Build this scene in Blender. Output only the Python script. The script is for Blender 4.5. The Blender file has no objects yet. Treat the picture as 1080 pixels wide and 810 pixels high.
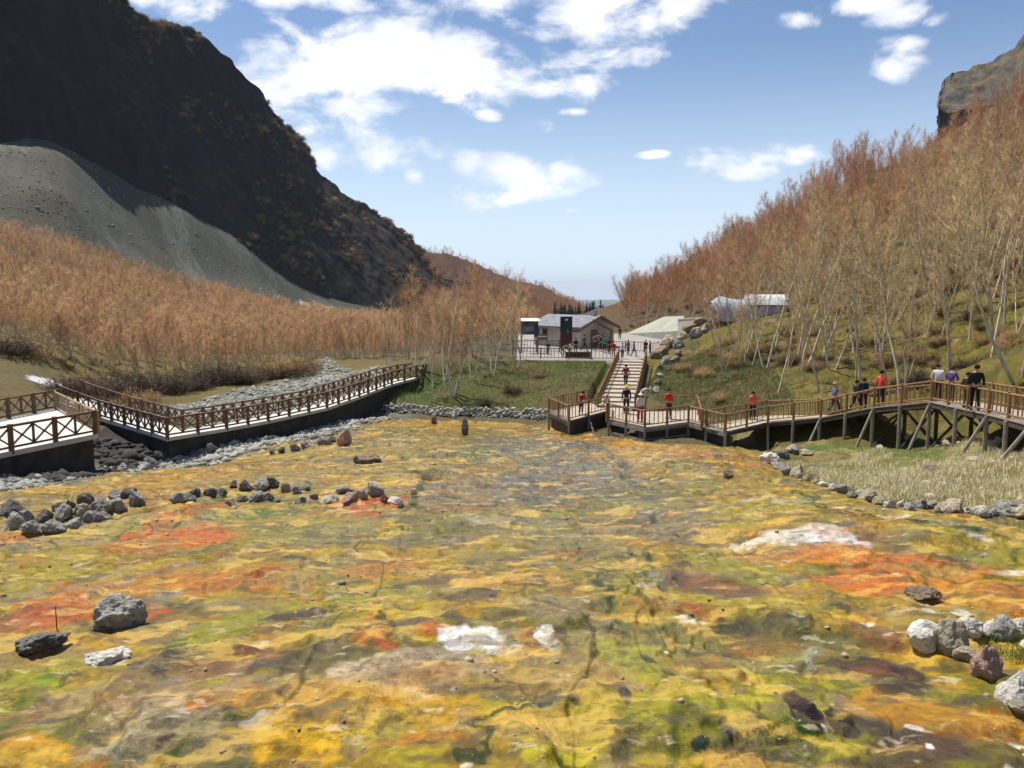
import bpy, math, random
import numpy as np
from mathutils import Vector, Matrix
R = math.radians
C = bpy.context.scene.collection
scene = bpy.context.scene
# ------------------------------------------------------------------ camera
F = 870.0; PITCH = R(6.36)
cam = bpy.data.cameras.new('camera'); camo = bpy.data.objects.new('camera', cam); C.objects.link(camo)
cam.sensor_width = 36; cam.lens = 36 * F / 1080; cam.clip_start = .1; cam.clip_end = 60000
camo.location = (0, 0, 0); camo.rotation_euler = (R(90) - PITCH, 0, 0)
scene.camera = camo
# ------------------------------------------------------------------ sun
SUN_AZ = R(-44); SUN_EL = R(64)
sun = bpy.data.lights.new('sun', 'SUN'); sun.energy = 4.6; sun.angle = R(.5); sun.color = (1, .945, .84)
suno = bpy.data.objects.new('sun', sun); C.objects.link(suno)
sd = Vector((math.sin(SUN_AZ) * math.cos(SUN_EL), math.cos(SUN_AZ) * math.cos(SUN_EL), math.sin(SUN_EL)))
suno.rotation_euler = (-sd).to_track_quat('-Z', 'Y').to_euler(); suno.location = (0, 0, 300)
scene.view_settings.view_transform = 'Standard'; scene.view_settings.look = 'None'
scene.view_settings.exposure = .55; scene.view_settings.gamma = 1; scene.view_settings.use_curve_mapping = False

# ------------------------------------------------------------------ pixel helpers (photo is 1080 x 810)
cp, sp = math.cos(PITCH), math.sin(PITCH)
def W(px, py, d, z=None):
    """point at forward distance d seen at the photo position (px, py)"""
    cx = (px - 540) / F; cy = -(py - 405) / F
    k = d / (cp + cy * sp)
    return Vector((cx * k, d, (-sp + cy * cp) * k))
def azel(px, py):
    w = W(px, py, 1.0); return math.atan2(w.x, w.y), math.atan2(w.z, math.hypot(w.x, w.y))

# ------------------------------------------------------------------ noise
def _h(ix, iy, iz, s):
    n = (ix * 374761393 + iy * 668265263 + iz * 2147483647 + s * 974711) & 0xffffffff
    n = ((n ^ (n >> 13)) * 1274126177) & 0xffffffff
    n = ((n ^ (n >> 16)) * 2246822519) & 0xffffffff
    return ((n ^ (n >> 15)) & 0xffffff) / float(0xffffff)
def vnoise(x, y, s=0, z=None):
    x = np.asarray(x, float); y = np.asarray(y, float)
    ix = np.floor(x).astype(np.int64); iy = np.floor(y).astype(np.int64)
    fx = x - ix; fy = y - iy
    fx = fx * fx * fx * (fx * (fx * 6 - 15) + 10); fy = fy * fy * fy * (fy * (fy * 6 - 15) + 10)
    if z is None:
        a = _h(ix, iy, 0, s); b = _h(ix + 1, iy, 0, s); c = _h(ix, iy + 1, 0, s); d = _h(ix + 1, iy + 1, 0, s)
        return (a * (1 - fx) + b * fx) * (1 - fy) + (c * (1 - fx) + d * fx) * fy
    z = np.asarray(z, float); iz = np.floor(z).astype(np.int64); fz = z - iz; fz = fz * fz * (3 - 2 * fz)
    o = 0
    for dz, wz in ((0, 1 - fz), (1, fz)):
        a = _h(ix, iy, iz + dz, s); b = _h(ix + 1, iy, iz + dz, s); c = _h(ix, iy + 1, iz + dz, s); d = _h(ix + 1, iy + 1, iz + dz, s)
        o = o + wz * ((a * (1 - fx) + b * fx) * (1 - fy) + (c * (1 - fx) + d * fx) * fy)
    return o
def fbm(x, y, s=0, o=5, z=None, g=.5):
    t = 0; a = 1; n = 0
    for i in range(o):
        f = 2.03 ** i
        t = t + a * vnoise(x * f + 17.3 * i, y * f - 9.1 * i, s + i, None if z is None else z * f)
        n += a; a *= g
    return t / n
def ridge(x, y, s=0, o=4, z=None):
    t = 0; a = 1; n = 0
    for i in range(o):
        f = 2.1 ** i
        t = t + a * (1 - abs(2 * vnoise(x * f + 5.3 * i, y * f, s + i, None if z is None else z * f) - 1)); n += a; a *= .5
    return t / n
def sstep(a, b, x): t = np.clip((x - a) / (b - a), 0, 1); return t * t * (3 - 2 * t)
def lin(c):
    c = np.array(c, float) / 255.; return np.where(c <= .04045, c / 12.92, ((c + .055) / 1.055) ** 2.4)
def seg_dist(x, y, pts):
    best = None
    for (x0, y0), (x1, y1) in zip(pts[:-1], pts[1:]):
        dx, dy = x1 - x0, y1 - y0; L = dx * dx + dy * dy + 1e-9
        t = np.clip(((x - x0) * dx + (y - y0) * dy) / L, 0, 1)
        d = np.hypot(x - x0 - t * dx, y - y0 - t * dy)
        best = d if best is None else np.minimum(best, d)
    return best
def inpoly(x, y, P):
    r = np.zeros(np.shape(x), bool); n = len(P)
    for i in range(n):
        x0, y0 = P[i]; x1, y1 = P[(i + 1) % n]
        c = ((y0 > y) != (y1 > y)) & (x < (x1 - x0) * (y - y0) / ((y1 - y0) if y1 != y0 else 1e-9) + x0)
        r ^= c
    return r

# ------------------------------------------------------------------ world: nishita sky + procedural clouds
def nn(nt, t, **k):
    n = nt.nodes.new(t)
    for a, b in k.items():
        if a == 'ins':
            for i, v in b.items():
                if isinstance(v, bpy.types.NodeSocket): nt.links.new(v, n.inputs[i])
                else: n.inputs[i].default_value = v
        else: setattr(n, a, b)
    return n
def mth(nt, op, a, b=None, c=None, clamp=False):
    n = nt.nodes.new('ShaderNodeMath'); n.operation = op; n.use_clamp = clamp
    for i, v in enumerate((a, b, c)):
        if v is None: continue
        if isinstance(v, bpy.types.NodeSocket): nt.links.new(v, n.inputs[i])
        else: n.inputs[i].default_value = v
    return n.outputs[0]
def ramp(nt, fac, stops, interp='LINEAR'):
    n = nt.nodes.new('ShaderNodeValToRGB'); n.color_ramp.interpolation = interp
    e = n.color_ramp.elements
    while len(e) < len(stops): e.new(.5)
    for i, (p, c) in enumerate(stops):
        e[i].position = p; e[i].color = (c[0], c[1], c[2], 1) if not isinstance(c, (int, float)) else (c, c, c, 1)
    nt.links.new(fac, n.inputs[0]); return n.outputs[0]
def mixc(nt, f, a, b, bt='MIX'):
    n = nt.nodes.new('ShaderNodeMix'); n.data_type = 'RGBA'; n.blend_type = bt
    for i, v in ((0, f), (6, a), (7, b)):
        if isinstance(v, bpy.types.NodeSocket): nt.links.new(v, n.inputs[i])
        elif i == 0: n.inputs[0].default_value = v
        else: n.inputs[i].default_value = (v[0], v[1], v[2], 1)
    return n.outputs[2]

world = bpy.data.worlds.new('World'); scene.world = world; world.use_nodes = True
nt = world.node_tree; nt.nodes.clear()
sky = nn(nt, 'ShaderNodeTexSky', sky_type='NISHITA', sun_disc=False, sun_elevation=SUN_EL, sun_rotation=SUN_AZ % (2 * math.pi), altitude=1200, air_density=1.0, dust_density=1.2, ozone_density=1.4)
tc = nn(nt, 'ShaderNodeTexCoord'); vec = tc.outputs['Generated']
sx = nn(nt, 'ShaderNodeSeparateXYZ', ins={0: vec})
az = mth(nt, 'ARCTAN2', sx.outputs[0], sx.outputs[1]); el = mth(nt, 'ARCSINE', sx.outputs[2])
cv = nn(nt, 'ShaderNodeCombineXYZ', ins={0: az, 1: mth(nt, 'MULTIPLY', el, 1.7), 2: 3.1})
wn = nn(nt, 'ShaderNodeTexNoise', noise_dimensions='3D', ins={'Vector': cv.outputs[0], 'Scale': 14.0, 'Detail': 8.0, 'Roughness': .58, 'Distortion': .3})
wf = wn.outputs['Fac']
CL = [(330,70,95,48,1),(430,60,100,50,1),(515,78,85,36,1),(596,94,72,15,1),(370,122,80,42,1),(405,152,66,28,.95),(355,160,40,20,.9),(300,45,50,26,.8),
      (190,12,56,30,1),(150,0,40,14,1),(335,0,90,14,1),(490,-2,130,24,1),(640,8,95,38,1.05),(590,25,60,20,1),(700,2,50,24,.9),
      (548,188,72,24,1),(600,182,38,18,1),(492,176,20,18,.95),(520,207,40,14,.85),(788,168,64,18,1),(835,166,32,13,.95),(770,178,42,12,.85),
      (944,64,31,21,1),(955,52,24,12,.95),(915,4,75,15,.85),(950,15,40,14,.85),(568,134,19,11,.75),(517,121,20,9,.65),(690,163,19,5,.7),(437,186,13,10,.85),(470,60,40,20,.6),(455,165,16,8,.5),(600,118,22,6,.4),(860,20,40,14,.7),(985,20,20,8,.5),(250,110,40,20,.3),(612,222,24,5,.45),(640,62,110,16,.25),(1040,-60,120,40,1),(0,-80,200,60,1),(700,-80,140,50,1)]
m = None; vert = None
for (px, py, rx, ry, w) in CL:
    a0, e0 = azel(px, py); a1, _ = azel(px + rx, py); _, e1 = azel(px, py - ry)
    u = mth(nt, 'MULTIPLY', mth(nt, 'SUBTRACT', az, a0), 1 / abs(a1 - a0)); v = mth(nt, 'MULTIPLY', mth(nt, 'SUBTRACT', el, e0), 1 / abs(e1 - e0))
    q = mth(nt, 'SUBTRACT', w, mth(nt, 'ADD', mth(nt, 'MULTIPLY', u, u), mth(nt, 'MULTIPLY', v, v)))
    m = q if m is None else mth(nt, 'SMOOTH_MAX', m, q, .25)
dens = mth(nt, 'ADD', mth(nt, 'MULTIPLY', m, .75), mth(nt, 'MULTIPLY', mth(nt, 'SUBTRACT', wf, .5), 4.6))
cm = nn(nt, 'ShaderNodeMapRange', interpolation_type='SMOOTHSTEP', ins={0: dens, 1: -.25, 2: 1.0, 3: 0.0, 4: 1.0}).outputs[0]
wn2 = nn(nt, 'ShaderNodeTexNoise', ins={'Vector': cv.outputs[0], 'Scale': 9.0, 'Detail': 5.0, 'Roughness': .55})
shade = nn(nt, 'ShaderNodeMapRange', ins={0: mth(nt, 'ADD', mth(nt, 'MULTIPLY', wn2.outputs['Fac'], 1.6), mth(nt, 'MULTIPLY', m, .1)), 1: .45, 2: .95, 3: 0.0, 4: 1.0}).outputs[0]
ccol = mixc(nt, shade, (7.2, 7.9, 9.2), (10.8, 10.8, 10.9))
tint = mixc(nt, 1.0, sky.outputs[0], (.95, 1.02, 1.10), 'MULTIPLY')
hzf = nn(nt, 'ShaderNodeMapRange', interpolation_type='SMOOTHSTEP', ins={0: el, 1: .30, 2: -.02, 3: 0.0, 4: .85}).outputs[0]
tint = mixc(nt, hzf, tint, (7.6, 9.0, 10.4))
skyc = mixc(nt, mth(nt, 'MULTIPLY', cm, .96), tint, ccol)
bg = nn(nt, 'ShaderNodeBackground', ins={0: skyc, 1: .076})
wo = nn(nt, 'ShaderNodeOutputWorld', ins={0: bg.outputs[0]})
world.cycles.sampling_method = 'MANUAL'; world.cycles.sample_map_resolution = 256

# ------------------------------------------------------------------ object helpers
def tag(o, label=None, cat=None, group=None, kind=None):
    for k, v in (('label', label), ('category', cat), ('group', group), ('kind', kind)):
        if v: o[k] = v
    return o
def empty(name, loc=(0, 0, 0), rz=0, label=None, cat=None, group=None):
    o = bpy.data.objects.new(name, None); C.objects.link(o); o.location = loc; o.rotation_euler = (0, 0, rz)
    o.empty_display_size = .3
    return tag(o, label, cat, group)
def np_mesh(name, V, polys, mats=(), smooth=False, matidx=None):
    """polys: list of int arrays (n x k)"""
    me = bpy.data.meshes.new(name); V = np.asarray(V, np.float32)
    polys = [np.asarray(p, np.int32) for p in polys if len(p)]
    loops = np.concatenate([p.ravel() for p in polys]); tot = np.concatenate([np.full(len(p), p.shape[1], np.int32) for p in polys])
    st = np.concatenate([[0], np.cumsum(tot)[:-1]]).astype(np.int32)
    me.vertices.add(len(V)); me.vertices.foreach_set('co', V.ravel())
    me.loops.add(len(loops)); me.loops.foreach_set('vertex_index', loops)
    me.polygons.add(len(tot)); me.polygons.foreach_set('loop_start', st); me.polygons.foreach_set('loop_total', tot)
    if smooth: me.polygons.foreach_set('use_smooth', np.ones(len(tot), bool))
    for mm in mats: me.materials.append(mm)
    if matidx is not None: me.polygons.foreach_set('material_index', np.asarray(matidx, np.int32))
    me.update(); me.validate(); return me
def link(name, me, parent=None):
    o = bpy.data.objects.new(name, me); C.objects.link(o)
    if parent: o.parent = parent
    return o
class MB:
    def __init__(s, o=(0, 0, 0)): s.v = []; s.f = []; s.o = Vector(o)
    def add(s, vs, fs):
        n = len(s.v); s.v += [Vector(v) - s.o for v in vs]; s.f += [tuple(i + n for i in f) for f in fs]; return s
    def hexa(s, b, t):   # 4 bottom + 4 top points
        return s.add(list(b) + list(t), [(3, 2, 1, 0), (4, 5, 6, 7), (0, 1, 5, 4), (1, 2, 6, 5), (2, 3, 7, 6), (3, 0, 4, 7)])
    def box(s, c, d, rz=0, rx=0):
        M = Matrix.Rotation(rz, 3, 'Z') @ Matrix.Rotation(rx, 3, 'X'); x, y, z = d[0] / 2, d[1] / 2, d[2] / 2; c = Vector(c)
        P = [c + M @ Vector(p) for p in ((-x, -y, -z), (x, -y, -z), (x, y, -z), (-x, y, -z), (-x, -y, z), (x, -y, z), (x, y, z), (-x, y, z))]
        return s.hexa(P[:4], P[4:])
    def beam(s, a, b, w, h=None):
        h = h or w; a = Vector(a); b = Vector(b); d = (b - a).normalized()
        up = Vector((0, 0, 1)) if abs(d.z) < .95 else Vector((0, 1, 0))
        r = d.cross(up).normalized() * w / 2; u = r.cross(d).normalized() * h / 2
        return s.hexa([a - r - u, a + r - u, a + r + u, a - r + u], [b - r - u, b + r - u, b + r + u, b - r + u])
    def tube(s, pts, rs, n=8, cap=True):
        pts = [Vector(p) for p in pts]; base = len(s.v); k = len(pts); vs = []; fs = []
        if not hasattr(rs, '__len__'): rs = [rs] * k
        prev = None
        for i, p in enumerate(pts):
            d = (pts[min(i + 1, k - 1)] - pts[max(i - 1, 0)]).normalized()
            ref = prev if prev is not None else (Vector((0, 0, 1)) if abs(d.z) < .9 else Vector((1, 0, 0)))
            r = (ref - d * ref.dot(d)).normalized() if prev is not None else d.cross(ref).normalized()
            prev = r; u = d.cross(r)
            for j in range(n):
                a = 2 * math.pi * j / n; vs.append(p + (r * math.cos(a) + u * math.sin(a)) * rs[i])
        for i in range(k - 1):
            for j in range(n): fs.append((i * n + j, i * n + (j + 1) % n, (i + 1) * n + (j + 1) % n, (i + 1) * n + j))
        if cap: fs.append(tuple(range(n))[::-1]); fs.append(tuple((k - 1) * n + j for j in range(n)))
        return s.add(vs, fs)
    def build(s, name, mat, parent=None, smooth=False):
        me = bpy.data.meshes.new(name); me.from_pydata([tuple(v) for v in s.v], [], s.f); me.materials.append(mat)
        if smooth: me.polygons.foreach_set('use_smooth', [True] * len(me.polygons))
        me.update(); return link(name, me, parent)
_mats = {}
def mat(name, col, rough=.85, var=.25, scale=6.0, bump=.0, bscale=None, spec=.3, stretch=(1, 1, 1), col2=None, objrand=0, metal=0, coord='Object'):
    if name in _mats: return _mats[name]
    m = bpy.data.materials.new(name); m.use_nodes = True; t = m.node_tree; t.nodes.clear()
    tcn = nn(t, 'ShaderNodeTexCoord'); mp = nn(t, 'ShaderNodeMapping', ins={0: tcn.outputs[coord], 3: stretch})
    n = nn(t, 'ShaderNodeTexNoise', ins={'Vector': mp.outputs[0], 'Scale': scale, 'Detail': 6.0, 'Roughness': .62})
    a = np.array(col[:3], float); b = np.array(col2[:3], float) if col2 is not None else a * (1 + var)
    a2 = a * (1 - var) if col2 is None else a
    c = ramp(t, n.outputs['Fac'], [(.33, a2), (.67, b)])
    if objrand:
        oi = nn(t, 'ShaderNodeObjectInfo')
        c = nn(t, 'ShaderNodeHueSaturation', ins={0: mth(t, 'MULTIPLY_ADD', oi.outputs['Random'], .03 * objrand, .5 - .015 * objrand), 1: 1.0, 2: mth(t, 'MULTIPLY_ADD', mth(t, 'FRACT', mth(t, 'MULTIPLY', oi.outputs['Random'], 7.31)), .6 * objrand, 1 - .3 * objrand), 4: c}).outputs[0]
    p = nn(t, 'ShaderNodeBsdfPrincipled', ins={'Base Color': c, 'Roughness': rough, 'Metallic': metal, 'Specular IOR Level': spec})
    if bump:
        n2 = nn(t, 'ShaderNodeTexNoise', ins={'Vector': mp.outputs[0], 'Scale': bscale or scale * 3, 'Detail': 5.0, 'Roughness': .65})
        bp = nn(t, 'ShaderNodeBump', ins={'Strength': bump, 'Distance': .05, 'Height': n2.outputs['Fac']})
        t.links.new(bp.outputs[0], p.inputs['Normal'])
    nn(t, 'ShaderNodeOutputMaterial', ins={0: p.outputs[0]})
    _mats[name] = m; return m
# ================================================================== TERRAIN
def base_z(x, y):
    x = np.asarray(x, float); y = np.asarray(y, float)
    z = -3.6 - .107 * np.minimum(y, 50) + .02 * np.clip(x, -25, 25)
    return z - .06 * np.clip(y - 50, 0, 40)
ctrl = []
def cpt(px, py, d): w = W(px, py, d); ctrl.append((w.x, w.y, w.z))
# spring plane samples (right of the left channel)
CH = [(-60, 25), (-23, 31), (-21, 37), (-19, 43), (-18.5, 46), (-14, 52), (-10, 60), (-8, 66)]
for y in (-30, -12, 0, 8, 16, 24, 30, 36, 42, 47, 52, 57, 62):
    for x in (-70, -45, -30, -20, -14, -8, -2, 4, 10, 16, 22, 30):
        w = x
        if y > 14 and x < np.interp(y, [25, 31, 43, 52, 66], [-17, -15, -12.5, -6, -2]): 
            if y > 28 or x < -20: continue
        if y > 50 and x > 3.5: continue
        if y > 58 and x > 1: continue
        if y > 36 and x > 23: continue
        if x > 22 and y > 24: continue
        ctrl.append((x, y, float(base_z(x, y))))
for p in [(0,506,34),(60,504,38),(100,500,42),(170,488,46.5),(240,470,50),(310,457,56),(360,444,62),(400,433,70),(440,425,76),
          (-150,520,30),(-400,520,30),(-100,470,42),(-300,460,45),
          (30,468,44),(70,462,48),(105,452,52),(0,418,56),(30,402,70),(-80,400,58),(-200,390,60),(20,375,78),(0,352,90),(55,402,74),(100,418,75),(140,432,66),(60,425,58),
          (200,426,78),(300,407,95),(330,388,118),(400,396,100),(250,412,88),(350,400,100),(430,385,120),(160,410,92),(250,404,98),(90,405,88),(360,388,116),
          (0,385,84),(0,345,120),(0,300,180),(0,254,242),(-200,330,110),(-200,230,230),(-200,150,300),(-350,250,150),(-350,100,260),
          (150,368,150),(150,330,220),(150,300,290),(240,372,160),(240,345,240),(240,322,330),(300,362,200),(300,338,320),(330,330,420),(390,350,300),(400,372,170),(440,365,180),(440,345,320),
          (-60,180,290),(0,150,328),(60,162,350),(104,180,372),(155,210,400),(207,236,424),(259,268,450),(300,296,472),(325,312,488),(400,332,520),(450,336,560),
          (-60,225,262),(60,205,300),(100,240,310),(180,275,360),(240,292,400),(300,312,450),
          (540,366,130),(540,350,230),(500,364,160),(580,345,320),(600,340,400),(560,338,520),
          # plateau (about 6.4 m below the eye)
          (690,366,96),(640,366,98),(600,366,98),(560,366,98),(520,368,96),
          # mound front
          (460,382,78),(430,395,76),(470,405,72),(520,405,70),(560,408,69),(600,408,65),(625,415,61),(500,392,74),(560,392,73.5),(610,392,71),(635,402,65),
          (415,424,70),(460,428,68),(500,430,66),(540,431,65),(590,430,61),
          (410,436,68),(460,440,65),(520,441,63.5),(585,443,60),
          # right slope
          (690,436,58),(720,432,57),(770,440,53),(690,405,66),(720,372,80),(685,385,76),(750,326,90),(830,324,86),(789,327,85),(790,370,72),(760,405,62),(800,400,57),(810,436,50),(860,415,50),(900,400,48),(900,425,45),
          (960,412,43),(1000,385,43),(1080,378,38),(1200,360,34),(1400,330,34),(1080,420,33),(1150,440,28),(900,335,70),(1000,305,65),(1080,285,60),(1250,250,55),
          (1000,225,100),(1080,205,92),(1300,120,80),(900,265,110),(840,290,120),(780,310,130),(740,320,140),(700,338,140),(690,345,120),(665,350,125),(680,342,180),
          (650,334,400),(700,310,320),(690,330,230),(760,276,240),(730,300,230),(820,245,190),(860,220,168),(900,190,158),(950,168,152),(980,152,152),(1080,108,150),(1250,-20,140),(1080,120,130),(980,170,128),(880,230,140),
          (760,290,330),(860,250,300),(980,190,300),(1080,130,300),(820,262,260)]:
    cpt(*p)
for px in (545, 575, 605, 635, 655): w = W(px, 380, 77.5); ctrl.append((w.x, w.y, -6.45)); ctrl.append((w.x, w.y + 5, -6.4)); ctrl.append((w.x, w.y + 12, -6.4))
for x, y in ((10, 110), (16, 120), (22, 108), (5, 120), (14, 100), (0, 110), (-3, 95)): ctrl.append((x, y, -6.4))
for x, y in ((14, 87), (17, 92)): ctrl.append((x, y, -6.4))
for x, y, z in ((0, -60, -1), (-60, -60, 0), (60, -60, 6), (90, 0, 20), (-120, 0, 2), (-110, 60, 4), (60, 0, 4), (70, 30, 14)): ctrl.append((x, y, z))
# under the right walkway and island
for (px, py, d) in [(865,470,44),(921,472,40.5),(981,473,37),(1041,478,33),(1080,482,30.5),(1150,490,28),(810,478,45),(850,500,36),(900,515,30),(960,532,26),(1080,543,23.5),(1060,500,28),(960,495,33),(920,485,37)]:
    cpt(px, py, d)
for (a_, b_, c_) in [(-60,170,320),(0,150,352),(60,160,375),(104,176,395),(155,204,425),(207,228,450),(259,260,475),(300,290,497),(325,306,512)]: cpt(a_, b_ - 6, c_ + 8)
ctrl = np.array(ctrl)
_cc = 2.0
_K = np.sqrt(((ctrl[:, None, :2] - ctrl[None, :, :2]) ** 2).sum(-1) + _cc ** 2) / 10
_N = len(ctrl); _A = np.zeros((_N + 3, _N + 3)); _A[:_N, :_N] = _K - .03 * np.eye(_N)
_P = np.c_[np.ones(_N), ctrl[:, 0] / 100, ctrl[:, 1] / 100]; _A[:_N, _N:] = _P; _A[_N:, :_N] = _P.T
_w = np.linalg.solve(_A, np.r_[ctrl[:, 2], 0, 0, 0])
def Hraw(x, y):
    x = np.asarray(x, float); y = np.asarray(y, float); sh = x.shape; x = x.ravel(); y = y.ravel(); o = np.empty(x.size)
    r = np.hypot(x, y); k = np.minimum(1, 620 / np.maximum(r, 1e-6)); xx = x * k; yy = y * k
    for i in range(0, x.size, 20000):
        a = xx[i:i + 20000, None]; b = yy[i:i + 20000, None]
        o[i:i + 20000] = (np.sqrt((a - ctrl[:, 0]) ** 2 + (b - ctrl[:, 1]) ** 2 + _cc ** 2) / 10) @ _w[:_N] + _w[_N] + _w[_N + 1] * xx[i:i + 20000] / 100 + _w[_N + 2] * yy[i:i + 20000] / 100
    lf = sstep(.10, .16, -x / np.maximum(np.abs(y), 1)) * (y > 0); f = sstep(380 + 160 * lf, 620 + 300 * lf, r)
    far = np.interp(r, [380, 720, 1500, 4000, 20000], [-13, -30, -90, -140, -170])
    o = o * (1 - f) + far * f
    return o.reshape(sh)
# plan-view zones
def G0(px, py, d0=3, d1=400):
    ds = np.geomspace(d0, d1, 700); ww = np.array([tuple(W(px, py, d)) for d in ds])
    h = Hraw(ww[:, 0], ww[:, 1]); i = np.argmax(ww[:, 2] < h)
    if i == 0: i = len(ds) - 1
    a = ww[i - 1, 2] - h[i - 1]; b = h[i] - ww[i, 2]; t = a / (a + b + 1e-9)
    return Vector(ww[i - 1] * (1 - t) + ww[i] * t)
def GP(*pts): return [tuple(G0(px, py))[:2] for px, py in pts]
SPRING = [(-45, -8), (-45, 12), (-30, 20)] + GP((0,512),(90,505),(165,495),(240,477),(330,458),(400,440),(480,444),(585,447),(640,462),(700,468),(800,472),(812,488),(860,508),(960,536),(1079,548)) + [(24, 20), (34, 10), (34, -8)]
ISLAND = GP((808,482),(830,497),(870,510),(930,527),(1000,537),(1085,543),(1300,560),(1300,480),(1085,480),(1000,472),(900,470),(840,474))
RIVER = GP((165,440),(180,428),(300,402),(318,386),(345,380),(400,388),(410,398),(345,424),(230,440))
STA, STB = W(650,433,57), W(667,379,78)
PLAT = [(.4, 78), (4.5, 77.8), (11.5, 77.5), (14.2, 83), (19, 93), (24, 110), (24, 128), (1, 128)]
TALUS = None
def ground_detail(x, y, z):
    d = np.hypot(x, y); sp_ = inpoly(x, y, SPRING); pl = inpoly(x, y, PLAT)
    edge = sstep(0, 1.5, seg_dist(x, y, SPRING + [SPRING[0]]))
    wx = x + 1.5 * (fbm(x * .3, y * .3, 3) - .5) * 4; wy = y + 1.5 * (fbm(x * .3, y * .3, 9) - .5) * 4
    t = fbm(wx * .16, wy * .16, 21, 4)
    ter = (np.floor(t * 16) + sstep(.0, .35, (t * 16) % 1)) / 16
    s = (ter - .5) * .9 + (fbm(wx * 1.1, wy * 1.1, 5, 5) - .5) * .22 + (fbm(x * 5, y * 5, 7, 4) - .5) * .05
    g = (fbm(x * .5, y * .5, 13, 5) - .5) * .5 + (fbm(x * 2.5, y * 2.5, 14, 3) - .5) * .15
    big = (fbm(x * .03, y * .03, 15, 5) - .5) * np.clip((d - 120) / 60, 0, 1) * 6 * np.clip(1 - (d - 450) / 150, 0, 1)
    far = (fbm(x * .0008, y * .0008, 33, 5) - .5) * 60 * sstep(1500, 6000, d)
    z = z + np.where(sp_, s * edge, g * np.where(pl, 0, sstep(0, 1.5, seg_dist(x, y, PLAT + [PLAT[0]])))) + big + far
    z = z + inpoly(x, y, ISLAND) * .22 * sstep(0, .6, seg_dist(x, y, ISLAND + [ISLAND[0]]))
    rv = inpoly(x, y, RIVER); z = z + rv * (fbm(x * 1.7, y * 1.7, 40, 4) - .5) * .5
    tt = np.clip((y - STA.y) / (STB.y - STA.y), 0, 1); sx0 = STA.x + (STB.x - STA.x) * tt; ins_ = (np.abs(x - sx0) < 2.4) & (y > 54) & (y < 78)
    z = np.where(ins_, np.minimum(z, -8.45 + 1.6 * tt), z)
    return np.where(pl, -6.4, z)
def H(x, y):
    x = np.atleast_1d(np.asarray(x, float)); y = np.atleast_1d(np.asarray(y, float)); return ground_detail(x, y, Hraw(x, y))
def Hs(x, y): return float(H([x], [y])[0])
def G(px, py, d0=3, d1=500):
    ds = np.geomspace(d0, d1, 1500); ww = np.array([tuple(W(px, py, d)) for d in ds])
    h = H(ww[:, 0], ww[:, 1]); i = np.argmax(ww[:, 2] < h)
    if i == 0: i = len(ds) - 1
    a = ww[i - 1, 2] - h[i - 1]; b = h[i] - ww[i, 2]; t = a / (a + b + 1e-9)
    return Vector(ww[i - 1] * (1 - t) + ww[i] * t)
# ---- polar sheet
azs = np.r_[np.linspace(-180, -40, 90, endpoint=False), np.linspace(-40, 40, 900, endpoint=False), np.linspace(40, 180, 90, endpoint=False)]
rs = np.r_[np.geomspace(.4, 5.5, 12, endpoint=False), np.geomspace(5.5, 90, 560, endpoint=False), np.geomspace(90, 700, 170, endpoint=False), np.geomspace(700, 19000, 60)]
AZ, RR = np.meshgrid(np.radians(azs), rs); X = (RR * np.sin(AZ)).ravel(); Y = (RR * np.cos(AZ)).ravel(); Z = H(X, Y)
# ---- colours of the ground itself
def project(X, Y, Z):
    f = Y * cp - Z * sp; u = Y * sp + Z * cp
    f = np.where(f < .1, .1, f); return 540 + F * X / f, 405 - F * u / f
def cm_(c, k=.9): return lin(c) * k
n1 = fbm(X * .11, Y * .11, 50, 5); n2 = fbm(X * .35, Y * .35, 60, 5); n3 = fbm(X * 1.3, Y * 1.3, 70, 4); n4 = fbm(X * 4, Y * 4, 80, 3); n5 = fbm(X * .2 + 9, Y * .2, 90, 5)
def mx(c, col, k): k = np.clip(k, 0, 1)[:, None]; return c * (1 - k) + np.asarray(col) * k
col = np.tile(cm_((172, 148, 62)), (len(X), 1))
col = mx(col, cm_((146, 136, 44)), sstep(.46, .58, n1))
col = mx(col, cm_((214, 160, 40)), sstep(.5, .6, n2) * .8)
col = mx(col, cm_((176, 168, 50)), sstep(.5, .62, n5) * .8)
col = mx(col, cm_((186, 158, 112)), sstep(.55, .64, fbm(X * .5 + 4, Y * .5, 61, 5)) * .7)
col = mx(col, cm_((112, 98, 62)), sstep(.56, .66, fbm(X * .8 + 4, Y * .8, 62, 5)) * .6)
RXW = [(fbm(X * .45, Y * .45, 100 + i, 6) - .5) for i in range(2)]
RXF = [(fbm(X * 2.2, Y * 2.2, 110 + i, 4) - .5) for i in range(2)]
wet = sstep(.5, .6, n5) * .4
col = mx(col, cm_((140, 118, 72)), sstep(.54, .66, fbm(X * .45 + RXW[0] * 2, Y * 1.0, 260, 6)) * .45)
col = mx(col, cm_((116, 120, 40)), sstep(.5, .62, fbm(X * .6 + 8, Y * 1.1, 270, 6)) * .55)
col = mx(col, cm_((150, 132, 108)), sstep(.56, .64, fbm(X * .5 - 8, Y * .9, 280, 6)) * .5)
col = mx(col, cm_((84, 72, 44)), sstep(.64, .70, fbm(X * 1.2, Y * 2.0, 290, 5)) * .6)
col = mx(col, cm_((222, 178, 50)), sstep(.52, .60, fbm(X * .55 - 18, Y * 1.0, 285, 6)) * .6)
def ghit(px, py): return G0(px, py)
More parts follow.
